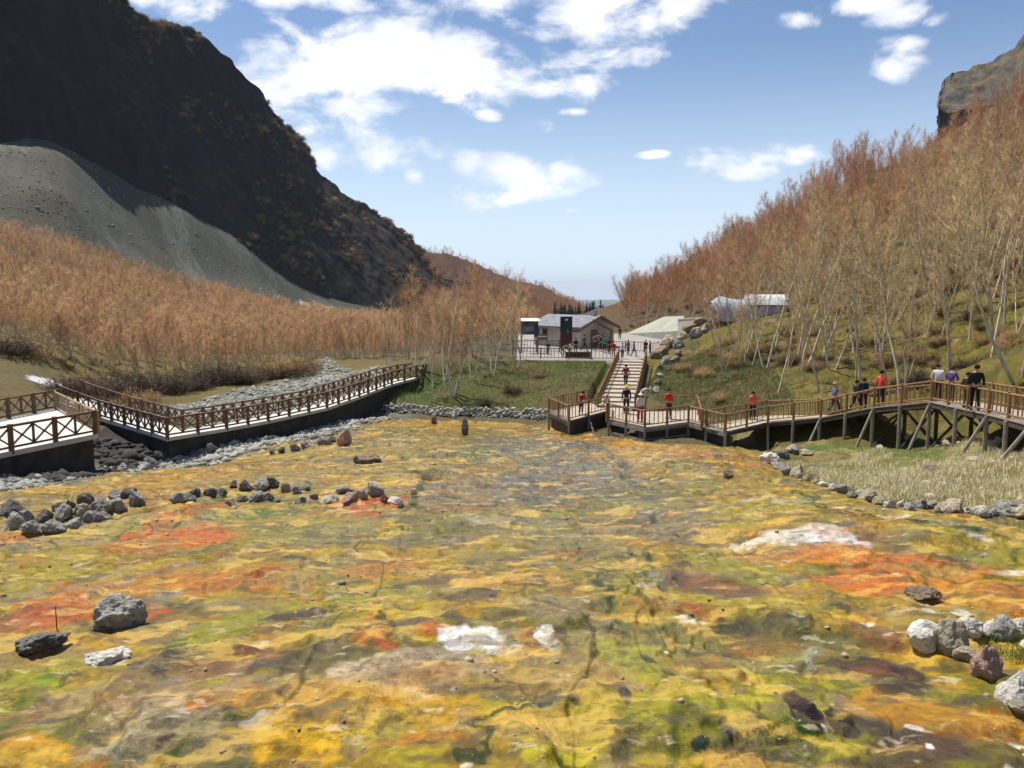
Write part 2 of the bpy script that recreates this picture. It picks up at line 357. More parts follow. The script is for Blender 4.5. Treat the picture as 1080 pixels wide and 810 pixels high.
def patch(px, py, rx, ry, c, k=1.0, soft=.5, wt=None, rough=1.0, rot=0):
    global col, wet
    rx, ry = rx * .92, ry * .92
    c = tuple(min(255, v * 1.06) for v in c); g = ghit(px, py); a = ghit(px, max(py - ry, 412)); b = ghit(px, py + ry); r1 = rx * g.y / F; r2 = max(abs(a.y - b.y) / 2, .05)
    s = min(r1, r2 * 1.2)
    u = X - g.x + RXW[0] * rough * (1.5 * s + .5) + RXF[0] * (.5 * s + .15); v = Y - g.y + RXW[1] * rough * (1.5 * s + .5) + RXF[1] * (.5 * s + .15)
    if rot: u, v = u * math.cos(rot) + v * math.sin(rot), -u * math.sin(rot) + v * math.cos(rot)
    q = np.sqrt((u / r1) ** 2 + (v / r2) ** 2); kk = (1 - sstep(1 - soft * .55, 1 + soft * .2, q)) * k
    col = mx(col, cm_(c) * (1.22 if min(c) > 180 else 1.0), kk * (.86 + .28 * n4))
    if wt is not None: wet = np.where(kk > .01, wet * (1 - kk) + wt * kk, wet)
def stroke(pts, wpx, c, k=1.0, wt=None, wig=1.0):
    global col, wet
    P = [ghit(*p) for p in pts]; wd = wpx * np.mean([p.y for p in P]) / F
    u = X + RXW[0] * 1.6 * wig + RXF[0] * .5 * wig; v = Y + RXW[1] * 1.6 * wig + RXF[1] * .5 * wig
    d = seg_dist(u, v, [(p.x, p.y) for p in P]); kk = (1 - sstep(.4 * wd, wd, d)) * k
    col = mx(col, cm_(c), kk)
    if wt is not None: wet = np.where(kk > .01, wet * (1 - kk) + wt * kk, wet)
OR = (198, 128, 60); YE = (232, 184, 40); YG = (168, 158, 40); OL = (120, 116, 40); WH = (232, 226, 212); TN = (196, 164, 118); GY = (146, 138, 122); DK = (56, 42, 40); BR = (120, 84, 52); PK = (214, 176, 130); GR = (84, 112, 34); RD = (184, 98, 48); MA = (222, 160, 60)
for a in [  # px py rx ry colour k soft wet
 # far pool
 (560,478,90,26,(128,124,92),.85,.7,.9),(610,500,110,22,(134,126,112),.7,.8,.8),(500,520,90,20,(150,128,112),.6,.8,.7),(480,462,120,10,(140,124,54),.7,.7,.9),(470,448,100,7,(206,154,50),.8,.6,.5),(430,470,60,12,(188,160,96),.6,.7,.6),
 (640,462,60,12,MA,.9,.7,.3),(700,475,90,8,(206,150,40),.8,.7,.3),(760,482,60,8,(200,130,36),.7,.7,.3),(700,545,90,25,(130,112,104),.6,.8,.7),(780,520,90,14,(176,150,50),.8,.6,.3),(850,530,70,12,(186,166,44),.6,.6,.3),
 (480,490,70,10,(190,150,70),.6,.7,.4),(620,545,90,22,(170,156,60),.7,.7,.5),(620,575,110,22,(148,134,84),.7,.7,.6),(560,560,120,18,(150,138,92),.6,.8,.6),(650,520,120,10,(118,120,60),.6,.7,.8),
 (515,553,26,6,(206,184,152),.9,.4,.2),(690,540,60,10,(186,166,70),.5,.6,.3),
 # left
 (200,505,120,14,(204,152,64),.8,.6,.4),(300,505,90,12,(190,158,80),.6,.6,.4),(60,600,90,26,(176,158,50),.8,.6,.3),(120,560,60,14,(190,170,70),.7,.6,.3),(210,600,90,20,(190,160,56),.7,.6,.3),
 (195,545,26,16,OR,1,.4,.3),(200,566,70,10,(222,120,60),1,.4,.3),(150,580,50,7,OR,.9,.4,.3),(380,530,46,8,(206,88,40),1,.35,.3),(360,545,40,6,(200,112,60),.8,.5,.3),(275,540,44,9,(110,132,44),.95,.4,.2),(15,568,22,10,OR,.9,.5,.3),
 (120,618,60,12,(214,140,52),.9,.6,.3),(60,640,90,22,(216,120,46),1,.5,.3),(110,632,60,10,(206,130,84),.8,.5,.3),(210,612,120,12,(216,144,58),.85,.6,.3),(260,620,90,9,(212,120,54),.7,.6,.3),(55,643,30,8,(190,74,40),.9,.5,.3),(90,645,28,7,(196,92,44),.8,.5,.3),
 (160,642,20,8,(202,110,62),.9,.5,.3),(270,613,18,5,(150,56,50),.7,.6,.3),(170,625,22,6,GY,.8,.6,.4),(215,640,30,5,(90,74,54),.9,.6,.4),
 (300,560,80,18,(168,152,64),.7,.6,.3),(330,610,90,22,(176,158,96),.6,.7,.3),(390,602,60,14,(206,136,76),.7,.6,.3),(270,655,70,20,(164,160,46),.9,.6,.3),(370,640,110,26,(172,164,60),.8,.7,.3),(325,648,34,8,(88,70,48),1,.5,.3),(240,640,60,7,(150,128,90),.6,.6,.3),
 (90,700,110,22,(178,168,48),.9,.6,.2),(70,704,34,9,(150,190,40),1,.5,.2),(78,705,14,6,(46,112,24),1,.25,.2),(130,685,26,7,(212,206,190),.9,.4,.2),(20,735,40,24,(150,170,36),.8,.6,.2),(100,730,110,22,(166,130,80),.9,.6,.2),(160,720,110,18,(172,142,92),.8,.7,.2),
 (25,745,24,8,GR,.7,.5,.2),(100,755,60,24,(150,148,44),.8,.6,.2),(90,785,50,24,(208,130,34),.9,.6,.2),(25,790,62,36,(240,184,20),1,.35,.15),(40,765,40,10,(228,160,40),.8,.5,.2),
 (190,750,80,30,(168,146,104),.9,.7,.2),(230,730,80,16,(206,180,146),.9,.6,.2),(215,752,60,12,(222,200,166),.8,.6,.2),(260,705,60,14,(150,136,110),.9,.5,.3),(230,690,80,8,(130,110,66),.8,.6,.3),(270,690,30,6,(70,58,44),1,.4,.3),(200,690,16,6,(84,74,50),.9,.5,.3),
 (245,748,46,10,(224,146,66),1,.5,.2),(300,745,60,16,(216,156,84),.8,.6,.2),(235,722,22,7,(180,184,50),.9,.5,.2),(330,730,60,20,(206,182,128),.6,.7,.2),(350,745,110,26,(222,174,92),.8,.7,.2),(395,715,50,12,(218,196,164),.9,.5,.2),(470,705,60,12,(196,176,148),.8,.6,.2),(450,720,110,14,(206,178,140),.7,.7,.2),
 (140,775,60,14,(186,178,160),.8,.5,.2),(200,770,70,20,(170,152,112),.9,.6,.2),(190,782,12,7,(70,54,40),1,.4,.2),(285,770,26,10,(192,184,170),.8,.5,.2),(220,765,26,5,(88,70,52),.9,.4,.2),
 (330,785,70,34,(238,190,70),1,.5,.15),(300,800,40,24,(240,186,50),.8,.5,.15),(385,785,26,22,(162,136,82),.95,.5,.2),(440,760,90,24,(226,190,60),.8,.6,.2),(445,784,50,7,(214,144,44),.9,.4,.3),(510,772,20,9,(106,84,24),1,.25,.9),(530,755,70,10,(170,150,40),.9,.5,.3),(430,803,40,10,(190,170,40),.8,.5,.3),(580,795,60,22,(214,196,40),.8,.6,.2),(540,770,100,20,(232,196,96),.6,.7,.2),(480,800,30,6,(130,110,40),.8,.5,.2),
 # centre
 (435,675,60,22,(214,182,52),.8,.6,.3),(408,690,10,14,RD,.95,.5,.3,1.0,.5),(400,680,22,16,(216,110,50),.6,.6,.3),(450,678,34,7,(206,92,50),.7,.5,.3),(430,650,60,20,(190,166,60),.6,.6,.3),(500,640,110,26,(196,160,74),.6,.7,.3),(500,625,60,12,(206,150,74),.7,.6,.3),(560,628,60,10,(206,160,90),.6,.6,.3),(460,628,22,8,(90,82,60),.7,.6,.4),(490,645,30,6,(100,74,50),.8,.5,.4),
 (640,622,60,18,(168,150,72),.7,.6,.4),(610,612,20,10,(222,180,100),.9,.5,.3),(500,688,42,13,(238,234,226),1,.3,.1),(485,680,26,7,(240,236,230),1,.35,.1),(530,697,30,7,(236,230,220),1,.35,.1),(560,688,20,10,(216,168,104),.9,.4,.2),(575,684,12,7,(240,230,214),1,.3,.1),(585,690,10,6,(236,226,206),.8,.4,.1),(500,700,16,7,(186,168,60),.8,.4,.2),
 (590,660,60,16,(156,140,104),.8,.6,.5),(630,690,60,24,(190,168,112),.7,.7,.3),(600,720,80,24,(206,172,110),.8,.7,.2),(540,735,60,8,(150,116,56),.7,.6,.2),(660,700,60,30,(170,166,60),.8,.7,.3),(700,740,80,40,(186,176,48),.9,.7,.3),(640,760,50,30,(176,164,50),.8,.6,.3),(680,700,10,6,(70,72,60),.9,.5,.5),(646,740,8,10,(66,62,62),1,.4,.5),(690,715,8,5,(60,70,56),.9,.5,.5),
 (700,670,60,20,(128,130,80),.7,.7,.5),(740,660,60,20,(150,140,76),.7,.6,.4),(640,650,14,30,(98,120,56),.7,.6,.7),(690,640,60,20,(160,152,70),.6,.7,.4),
 (740,615,40,16,(118,92,74),.9,.5,.6),(700,618,14,18,(84,98,80),.8,.6,.8),(770,618,34,12,(112,94,70),.8,.6,.6),(734,643,20,9,(206,84,56),.95,.5,.3),(712,655,16,3,(238,232,226),.9,.4,.1),(800,640,90,16,(186,164,48),.9,.6,.3),(790,655,60,6,(96,92,54),.7,.5,.5),(885,640,14,6,(66,62,46),.9,.5,.5),
 (790,600,80,12,(158,152,60),.8,.6,.4),(846,575,50,7,(228,220,206),.9,.5,.1),(870,582,40,8,(228,222,216),1,.3,.1),(800,578,34,5,(226,214,190),.9,.4,.1),(850,592,80,6,(222,150,84),.9,.5,.2),(930,605,90,18,(222,122,44),1,.5,.3),(980,600,70,16,(222,120,48),.9,.5,.3),(890,590,40,8,(224,140,60),.8,.5,.3),(1000,610,60,20,(226,160,44),.7,.6,.3),
 (820,550,110,14,(190,170,60),.8,.6,.4),(910,560,90,12,(196,160,44),.8,.6,.3),(1010,570,60,12,(168,158,52),.8,.6,.4),(1050,590,50,12,(176,160,44),.7,.6,.4),(830,535,60,4,(214,196,160),.7,.5,.2),(1060,604,22,4,(230,220,200),.8,.4,.1),(1021,575,14,4,(206,200,190),.8,.4,.1),(948,558,30,3,(230,220,190),.6,.5,.1),
 (960,660,110,24,(206,156,44),.7,.6,.3),(850,650,60,14,(196,172,44),.6,.6,.3),(1060,640,60,16,(216,140,44),.8,.6,.3),(1060,622,40,7,(196,120,50),.7,.6,.3),
 (840,680,30,8,(186,182,176),.8,.4,.3),(850,690,18,8,(196,206,206),.8,.4,.4),(800,690,60,30,(176,168,62),.8,.6,.3),(860,730,60,34,(186,170,48),.9,.6,.3),(770,720,60,30,(204,188,46),.9,.6,.2),(790,675,50,20,(140,106,70),.7,.6,.4),(925,665,30,10,(140,96,60),.9,.5,.4),
 (930,700,52,26,(74,54,46),1,.4,.5),(960,715,36,18,(80,60,46),1,.4,.5),(930,745,30,24,(80,58,46),1,.45,.5),(975,740,60,20,(206,146,40),.9,.5,.3),(1040,745,60,22,(210,154,46),.9,.5,.3),(1000,705,30,12,(206,160,50),.8,.5,.3),(990,775,60,16,(92,68,50),1,.5,.4),(940,790,60,22,(96,74,50),.8,.5,.4),(1060,800,30,14,(130,100,50),.8,.5,.4),
 (842,745,28,20,(50,38,42),1,.3,.8),(845,760,14,12,(60,88,26),1,.4,.8),(828,775,10,10,(60,40,36),1,.4,.8),(895,752,26,16,(56,54,34),1,.3,.8),(855,780,16,6,(70,110,34),.9,.4,.8),(858,785,8,4,(200,200,190),.8,.4,.2),(756,768,8,12,(50,46,34),1,.35,.6),(870,775,60,14,(176,170,50),.9,.5,.3),
 (780,800,110,16,(214,170,96),1,.5,.15),(700,800,60,12,(206,180,66),.8,.5,.2),(880,800,60,12,(206,176,96),.8,.5,.2),(732,783,12,5,(50,60,40),1,.35,.8),(918,655,8,3,(240,236,226),1,.3,.1),(975,646,9,3,(240,236,226),1,.3,.1),(1003,640,9,3,(240,236,226),1,.3,.1),(975,757,9,4,(240,238,232),1,.3,.1),(1060,795,16,5,(236,232,226),1,.3,.1),(870,757,6,3,(236,232,220),1,.3,.1),(1070,762,10,3,(236,230,214),1,.3,.1),(980,772,5,3,(240,236,230),1,.3,.1),
 ]: patch(*a)
stroke([(420,548),(330,560),(280,575),(240,592),(160,606),(80,622),(0,628)], 9, (172, 156, 128), .8)
stroke([(225,575),(180,585),(130,600),(60,615),(0,632)], 7, (170, 156, 120), .7)
for pts, w in [([(640,505),(700,520),(760,525),(800,523)], 3), ([(840,525),(880,545),(950,562),(1079,572)], 5), ([(855,540),(900,556),(1000,568),(1079,572)], 6), ([(560,540),(640,545),(680,545),(700,565)], 2.4), ([(575,556),(640,562),(660,556),(700,560)], 4),
               ([(655,590),(650,620),(652,640),(630,656)], 4), ([(700,470),(735,470),(760,490)], 3), ([(450,500),(440,520),(430,540)], 9), ([(380,640),(400,660),(420,690)], 4), ([(470,795),(520,770),(600,752)], 5),
               ([(700,515),(690,500),(720,495)], 3), ([(590,460),(640,475),(660,490)], 3), ([(580,790),(590,810)], 6)]:
    stroke(pts, w * 1.35, (66, 82, 36), .9, .9)
for pts, w in [([(370,560),(330,575),(300,582)], 3), ([(720,640),(780,638),(880,643),(960,650)], 2.4), ([(470,640),(540,637),(590,640)], 2.2), ([(180,690),(240,688),(290,697)], 3), ([(590,640),(680,640),(720,652)], 2), ([(330,775),(380,765),(400,770)],3), ([(200,765),(240,768),(262,758)],3), ([(500,725),(560,742),(610,748)],2.5)]:
    stroke(pts, w, (66, 52, 40), .8)
for pts, w in [([(265,690),(290,692),(320,700)], 4), ([(380,650),(440,658),(500,650),(520,645)], 3)]: stroke(pts, w, (110, 78, 46), .6)
for k_ in range(4):
    f1_ = fbm(X * .16 + 31 * k_, Y * .10, 900 + 7 * k_, 4); ch_ = 1 - np.abs(f1_ - .5) / (.0042 + .004 * n3)
    col = mx(col, cm_((84, 96, 42)), sstep(0, 1, ch_) * .75 * sstep(.42, .52, fbm(X * .08, Y * .08, 930 + k_, 3))); wet = np.maximum(wet, sstep(0, .5, ch_) * .8)
stroke([(650,452),(600,476),(560,505),(600,535),(690,548)], 26, (122, 118, 92), .62, .95, 2.0)
stroke([(560,505),(480,520),(440,560)], 12, (120, 118, 80), .5, .9, 2.0)
# speckle + fine veins everywhere on the spring
vein = ridge(X * .9 + RXW[0] * 3, Y * .9 + RXW[1] * 3, 200, 3); col = mx(col, cm_((74, 60, 34)), sstep(.84, .93, vein) * .45)
col = mx(col, cm_((224, 200, 150)), sstep(.64, .72, fbm(X * 2.1, Y * 2.1, 230, 5)) * .4)
col = mx(col, cm_((74, 66, 44)), sstep(.62, .7, fbm(X * 2.7, Y * 2.7, 240, 5)) * .5)
col = mx(col, cm_((214, 124, 44)), sstep(.62, .7, fbm(X * .9, Y * 1.2, 250, 5)) * .3)
col = col * (.98 + .40 * fbm(X * 3.1, Y * 4.5, 295, 4))[:, None]
SPR = col.copy()
# other zones
col = np.tile(cm_((112, 98, 62), .7), (len(X), 1)); wet0 = np.zeros(len(X))
d = np.hypot(X, Y)
px_, py_ = project(X, Y, Z)
left = (X < -10)
col = mx(col, cm_((118, 98, 50), .7), left * sstep(.45, .6, n1))                               # left wood floor
col = mx(col, cm_((128, 112, 46), .75), left * sstep(60, 110, d) * (1 - sstep(120, 150, d)) * .7)
rightm = sstep(4, 14, X - (70 - np.minimum(Y, 70)) * .25) * (X > 0)
col = mx(col, cm_((126, 114, 40), .72), rightm); col = mx(col, cm_((104, 98, 36), .65), rightm * sstep(.5, .62, n2)); col = mx(col, cm_((150, 128, 70), .7), rightm * sstep(.55, .65, n3) * .8)
col = mx(col, cm_((112, 84, 40), .6), rightm * sstep(90, 160, d))
col = mx(col, cm_((196, 176, 130), .8), (X > 0) * (Y > 20) * .6 * sstep(.76, .80, fbm(X * .35, Y * .35, 303, 4)) * (d < 130) * .7)
# mound grass
MOUND = GP((395,430),(430,392),(540,382)) + [(0, 77.6), (11, 77.3)] + GP((640,402),(640,420),(590,436),(500,436)); RG = GP((690,420),(720,435),(800,438),(840,420),(800,380),(760,360),(700,385),(680,400))
mg = inpoly(X, Y, MOUND) | inpoly(X, Y, RG)
col = mx(col, cm_((100, 104, 44), .75), mg * 1.0); col = mx(col, cm_((84, 98, 38), .6), mg * sstep(.5, .6, n2)); col = mx(col, cm_((120, 92, 58), .75), mg * sstep(.5, .6, n5) * .6)
rv = inpoly(X + RXW[0] * 3, Y + RXW[1] * 3, RIVER); col = mx(col, cm_((156, 156, 140), .8), rv * 1.0); col = mx(col, cm_((112, 110, 100), .8), rv * sstep(.5, .6, n3))
BANK = GP((140,432),(100,425),(60,420),(0,425),(0,400),(60,408),(110,415),(200,420),(340,390),(350,384),(310,398),(200,428))
# talus
Pt = [tuple(W(*p))[:2] for p in [(-60,180,285),(0,152,325),(60,168,345),(100,185,365),(180,225,405),(240,252,435),(300,290,465),(345,320,500),(330,325,440),(300,312,430),(240,295,395),(180,278,355),(100,246,305),(60,228,285),(0,225,260),(-60,225,250)]]
BIGT = [tuple(W(*p))[:2] for p in [(-400,0,380),(0,100,420),(100,150,440),(240,220,500),(345,290,600),(420,330,620)]] + [tuple(G0(px, py, 150, 640))[:2] for px, py in [(400,336),(345,328),(300,322),(240,310),(180,292),(100,262),(60,248),(0,240),(-60,234),(-200,225)]]
tal = inpoly(X + RXW[0] * 8, Y + RXW[1] * 8, BIGT)
tc_ = cm_((100, 104, 90), .40); col = mx(col, tc_, tal * 1.0)
st = fbm((X + Y * .6) * .09, (Y - X * .2) * .012, 400, 5)
col = mx(col, cm_((120, 102, 70), .45), tal * sstep(.56, .64, st) * .5); col = mx(col, cm_((132, 134, 116), .5), tal * sstep(.55, .6, fbm((X + Y * .6) * .05, (Y - X * .2) * .01, 410, 5)) * .8); col = mx(col, cm_((66, 66, 56), .7), tal * sstep(.52, .62, fbm(X * .8, Y * .8, 420, 4)) * .7)
for (px, py, dd, rx_, ry_) in [(338,321,452,13,9),(362,322,470,18,16),(385,332,480,16,14)]:
    g = W(px, py, dd); q = np.hypot((X - g.x + RXW[0] * 14 + (Y - g.y) * .25) / rx_, (Y - g.y + RXW[1] * 14) / ry_); kk = 1 - sstep(.7, 1, q)
    col = mx(col, cm_((236, 236, 240)) if px == 338 else cm_((176, 152, 110), .8), kk)
g = ghit(48, 402); q = np.hypot((X - g.x + RXW[0] * 3) / 1.2, (Y - g.y + RXW[1] * 3) / 2.2); col = mx(col, cm_((238, 238, 244)), 1 - sstep(.7, 1, q))
# channel between spring and left bridge: grey cobbles
chd = seg_dist(X + RXW[0] * 3, Y + RXW[1] * 3, GP((0,512),(90,503),(165,490),(240,474),(330,455),(400,440)))
# island
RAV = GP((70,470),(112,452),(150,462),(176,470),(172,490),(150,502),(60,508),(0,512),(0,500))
col = mx(col, cm_((52, 48, 44), .5), inpoly(X, Y, RAV) * .9)  # shadow in the gap beside the footbridge, painted dark into the ground
isl = inpoly(X, Y, ISLAND); col = mx(col, cm_((176, 162, 104), .8), isl * 1.0); col = mx(col, cm_((98, 116, 46), .7), isl * sstep(.5, .58, fbm(X * .3, Y * .3, 500, 4)) * sstep(28, 34, Y) * .8); col = mx(col, cm_((110, 84, 50), .8), isl * sstep(.5, .56, fbm(X * .35, Y * .35, 510, 4)) * .5)
# plateau paving
pl = inpoly(X, Y, PLAT)
col = mx(col, cm_((200, 194, 188), .75), pl * 1.0)
# far plain
col = mx(col, cm_((60, 74, 56), .7), sstep(420, 700, d)); col = mx(col, cm_((100, 104, 70), .7), sstep(1500, 2500, d) * sstep(.5, .56, fbm(X * .001, Y * .001, 600, 4)))
col = col * 1.42
spm = inpoly(X + RXF[0] * .6, Y + RXF[1] * .6, SPRING) & ~isl
spk = spm.astype(float)
col = col * (1 - spk[:, None]) + SPR * spk[:, None]; wet = wet * spk
ck = (1 - sstep(1.6, 3.4, chd)) * (X < 1)
col = mx(col, cm_((142, 140, 122), .8), ck * (.6 + .5 * n4)); col = mx(col, cm_((88, 96, 62), .8), ck * sstep(.5, .6, n3) * .8); wet = np.maximum(wet, ck * .5)
stroke([(170,500),(240,480),(310,466),(380,455),(440,452)], 8, (92, 98, 58), .7, .9)
nA, nR = len(azs), len(rs)
ii, jj = np.meshgrid(np.arange(nR - 1), np.arange(nA), indexing='ij'); j2 = (jj + 1) % nA
Q = np.stack([ii * nA + jj, (ii + 1) * nA + jj, (ii + 1) * nA + j2, ii * nA + j2], -1).reshape(-1, 4)[:, ::-1]
gm = bpy.data.materials.new('ground'); gm.use_nodes = True; t = gm.node_tree; t.nodes.clear()
at_ = nn(t, 'ShaderNodeAttribute', attribute_name='tint'); aw = nn(t, 'ShaderNodeAttribute', attribute_name='wet'); geo = nn(t, 'ShaderNodeNewGeometry')
n_a = nn(t, 'ShaderNodeTexNoise', ins={'Vector': geo.outputs['Position'], 'Scale': 6.0, 'Detail': 11.0, 'Roughness': .70}); n_b = nn(t, 'ShaderNodeTexNoise', ins={'Vector': geo.outputs['Position'], 'Scale': 1.3, 'Detail': 7.0, 'Roughness': .58, 'Distortion': .3})
c_ = nn(t, 'ShaderNodeHueSaturation', ins={0: mth(t, 'MULTIPLY_ADD', n_b.outputs['Fac'], .03, .488), 1: 1.1, 2: mth(t, 'MULTIPLY_ADD', n_a.outputs['Fac'], 1.2, -.13), 4: at_.outputs['Color']}).outputs[0]
as_ = nn(t, 'ShaderNodeAttribute', attribute_name='spring')
def blot(off, scale, lo, hi, col_, amt, cin, dist=1.2):
    mp_ = nn(t, 'ShaderNodeMapping', ins={0: geo.outputs['Position'], 1: off, 3: (.75, 1.35, 1)})
    q_ = nn(t, 'ShaderNodeTexNoise', ins={'Vector': mp_.outputs[0], 'Scale': scale, 'Detail': 7.0, 'Roughness': .58, 'Distortion': .25})
    f_ = nn(t, 'ShaderNodeMapRange', ins={0: q_.outputs['Fac'], 1: lo, 2: hi, 3: 0.0, 4: amt}).outputs[0]
    return mixc(t, mth(t, 'MULTIPLY', f_, as_.outputs['Fac']), cin, col_)
c_ = blot((3, 1, 0), .8, .54, .60, (.22, .19, .05), .40, c_)
c_ = blot((9, 5, 0), 1.1, .55, .60, (.68, .43, .075), .5, c_)
c_ = blot((19, 4, 0), 1.9, .58, .62, (.12, .08, .04), .50, c_)
c_ = blot((29, 8, 0), 2.6, .62, .67, (.75, .62, .42), .4, c_)
c_ = blot((39, 8, 0), 6.0, .62, .66, (.07, .045, .025), .5, c_)
c_ = blot((69, 8, 0), 1.2, .61, .64, (.04, .036, .022), .6, c_)
rg = mth(t, 'MULTIPLY_ADD', mth(t, 'MULTIPLY', aw.outputs['Fac'], n_b.outputs['Fac']), -1.15, mth(t, 'MULTIPLY_ADD', as_.outputs['Fac'], -.38, .85), clamp=True)
hb = mth(t, 'ADD', mth(t, 'MULTIPLY', n_b.outputs['Fac'], 1.6), n_a.outputs['Fac'])
bp = nn(t, 'ShaderNodeBump', ins={'Strength': .75, 'Distance': .10, 'Height': hb})
pb = nn(t, 'ShaderNodeBsdfPrincipled', ins={'Base Color': c_, 'Roughness': rg, 'Specular IOR Level': .35, 'Normal': bp.outputs[0]})
nn(t, 'ShaderNodeOutputMaterial', ins={0: pb.outputs[0]})
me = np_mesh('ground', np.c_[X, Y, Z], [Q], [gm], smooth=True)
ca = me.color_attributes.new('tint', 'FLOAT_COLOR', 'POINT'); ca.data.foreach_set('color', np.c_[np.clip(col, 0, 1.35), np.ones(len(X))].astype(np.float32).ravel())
sa_ = me.attributes.new('spring', 'FLOAT', 'POINT'); sa_.data.foreach_set('value', np.where(inpoly(X, Y, RAV), 0, spk).astype(np.float32))
wa = me.attributes.new('wet', 'FLOAT', 'POINT'); wa.data.foreach_set('value', wet.astype(np.float32))
ground = link('ground', me); tag(ground, 'colourful mineral spring flat and valley floor', 'ground', kind='structure')
# ================================================================== CLIFFS AND RIDGES (lofted sheets with real depth)
def loft(rows, nu, nv, seed, amp, freq, fade=False, ridged=.6):
    """rows: list of rows of (px,py,d) or Vectors; returns grid of points (nv, nu, 3)"""
    A = np.array([[tuple(W(*p)) if not isinstance(p, Vector) else tuple(p) for p in r] for r in rows])
    m_, k_ = A.shape[:2]; u = np.linspace(0, k_ - 1, nu); v = np.linspace(0, m_ - 1, nv)
    B = np.stack([[np.interp(u, range(k_), A[i, :, c]) for c in range(3)] for i in range(m_)])
    P = np.stack([np.stack([np.interp(v, range(m_), B[:, c, j]) for j in range(nu)], 1) for c in range(3)], -1)
    du = np.gradient(P, axis=1); dv = np.gradient(P, axis=0); N = np.cross(du, dv); N /= np.linalg.norm(N, axis=-1, keepdims=True) + 1e-9
    if N[nv // 2, nu // 2] @ P[nv // 2, nu // 2] > 0: N = -N
    x, y, z = P[..., 0], P[..., 1], P[..., 2]
    n = (ridge(x * freq, y * freq, seed, 5, z * freq * .45) - .6) * ridged + (fbm(x * freq * .4, y * freq * .4, seed + 9, 5, z * freq * .4) - .5) * (1.3) + (fbm(x * freq * 5, y * freq * 5, seed + 19, 4, z * freq * 3) - .5) * .22
    if fade: n = n * np.clip((v / (m_ - 1) - .18) / .12, 0.05, 1)[:, None]
    return P + N * (n * amp)[..., None], N
def grid_obj(name, P, m, smooth=True):
    nv, nu = P.shape[:2]; i, j = np.meshgrid(np.arange(nv - 1), np.arange(nu - 1), indexing='ij')
    q = np.stack([i * nu + j, i * nu + j + 1, (i + 1) * nu + j + 1, (i + 1) * nu + j], -1).reshape(-1, 4)
    return link(name, np_mesh(name, P.reshape(-1, 3), [q], [m], smooth))
def slope_mat(name, rock, veg, vegbias, scale, dark=None, bscale=.6, bdist=2.0):
    m = bpy.data.materials.new(name); m.use_nodes = True; t = m.node_tree; t.nodes.clear()
    g = nn(t, 'ShaderNodeNewGeometry'); sx_ = nn(t, 'ShaderNodeSeparateXYZ', ins={0: g.outputs['Normal']})
    n = nn(t, 'ShaderNodeTexNoise', ins={'Vector': g.outputs['Position'], 'Scale': scale, 'Detail': 10.0, 'Roughness': .65})
    mp = nn(t, 'ShaderNodeMapping', ins={0: g.outputs['Position'], 3: (1, 1, .3)})
    n2 = nn(t, 'ShaderNodeTexNoise', ins={'Vector': mp.outputs[0], 'Scale': scale * 7, 'Detail': 8.0, 'Roughness': .7})
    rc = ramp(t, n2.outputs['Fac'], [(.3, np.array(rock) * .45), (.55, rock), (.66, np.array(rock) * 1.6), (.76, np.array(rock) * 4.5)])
    vc = ramp(t, n2.outputs['Fac'], [(.35, np.array(veg) * .5), (.65, np.array(veg) * 1.3)])
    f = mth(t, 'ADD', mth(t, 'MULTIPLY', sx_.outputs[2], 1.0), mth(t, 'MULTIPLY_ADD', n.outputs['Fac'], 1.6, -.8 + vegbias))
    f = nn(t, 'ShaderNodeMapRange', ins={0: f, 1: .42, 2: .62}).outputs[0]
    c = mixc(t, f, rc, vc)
    b = nn(t, 'ShaderNodeBump', ins={'Strength': .9, 'Distance': bdist, 'Height': n2.outputs['Fac']})
    p = nn(t, 'ShaderNodeBsdfPrincipled', ins={'Base Color': c, 'Roughness': .9, 'Specular IOR Level': .15, 'Normal': b.outputs[0]})
    nn(t, 'ShaderNodeOutputMaterial', ins={0: p.outputs[0]}); return m
foot = [(-250, 104, 315), (-100, 125, 333), (0, 146, 346), (104, 178, 388), (140, 198, 402), (150, 204, 408), (207, 234, 440), (259, 266, 466), (300, 293, 488), (345, 314, 512), (380, 328, 530), (420, 336, 550), (455, 335, 570), (490, 335, 610)]
top = [(-250, -250, 372), (-60, -170, 385), (60, -90, 408), (137, -2, 470), (160, 26, 478), (168, 27, 500), (204, 32, 520), (248, 64, 535), (300, 124, 570), (342, 186, 614), (385, 218, 648), (428, 252, 666), (462, 292, 673), (500, 305, 695)]
foot_ = [Vector(W(*p)) - Vector((0, 0, 18)) for p in foot]
back = [Vector(W(*p)) + Vector((-60, 60, -50)) for p in top]; back2 = [Vector(W(*p)) + Vector((-300, 300, -260)) for p in top]
# belly row: a bench of scrub near the lower right end
mid = []
for i, (a, b) in enumerate(zip(foot, top)):
    a, b = W(*a), W(*b); k = .5; mid.append(a.lerp(b, k) + Vector((-3, 6, 0)) * (1 if i < 9 else -1.2))
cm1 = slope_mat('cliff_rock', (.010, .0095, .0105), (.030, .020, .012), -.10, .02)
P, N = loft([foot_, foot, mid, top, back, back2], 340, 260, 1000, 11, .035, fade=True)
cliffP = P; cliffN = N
tag(grid_obj('cliff', P, cm1), 'dark shaded rock cliff towering over the scree slope', 'cliff', kind='structure')
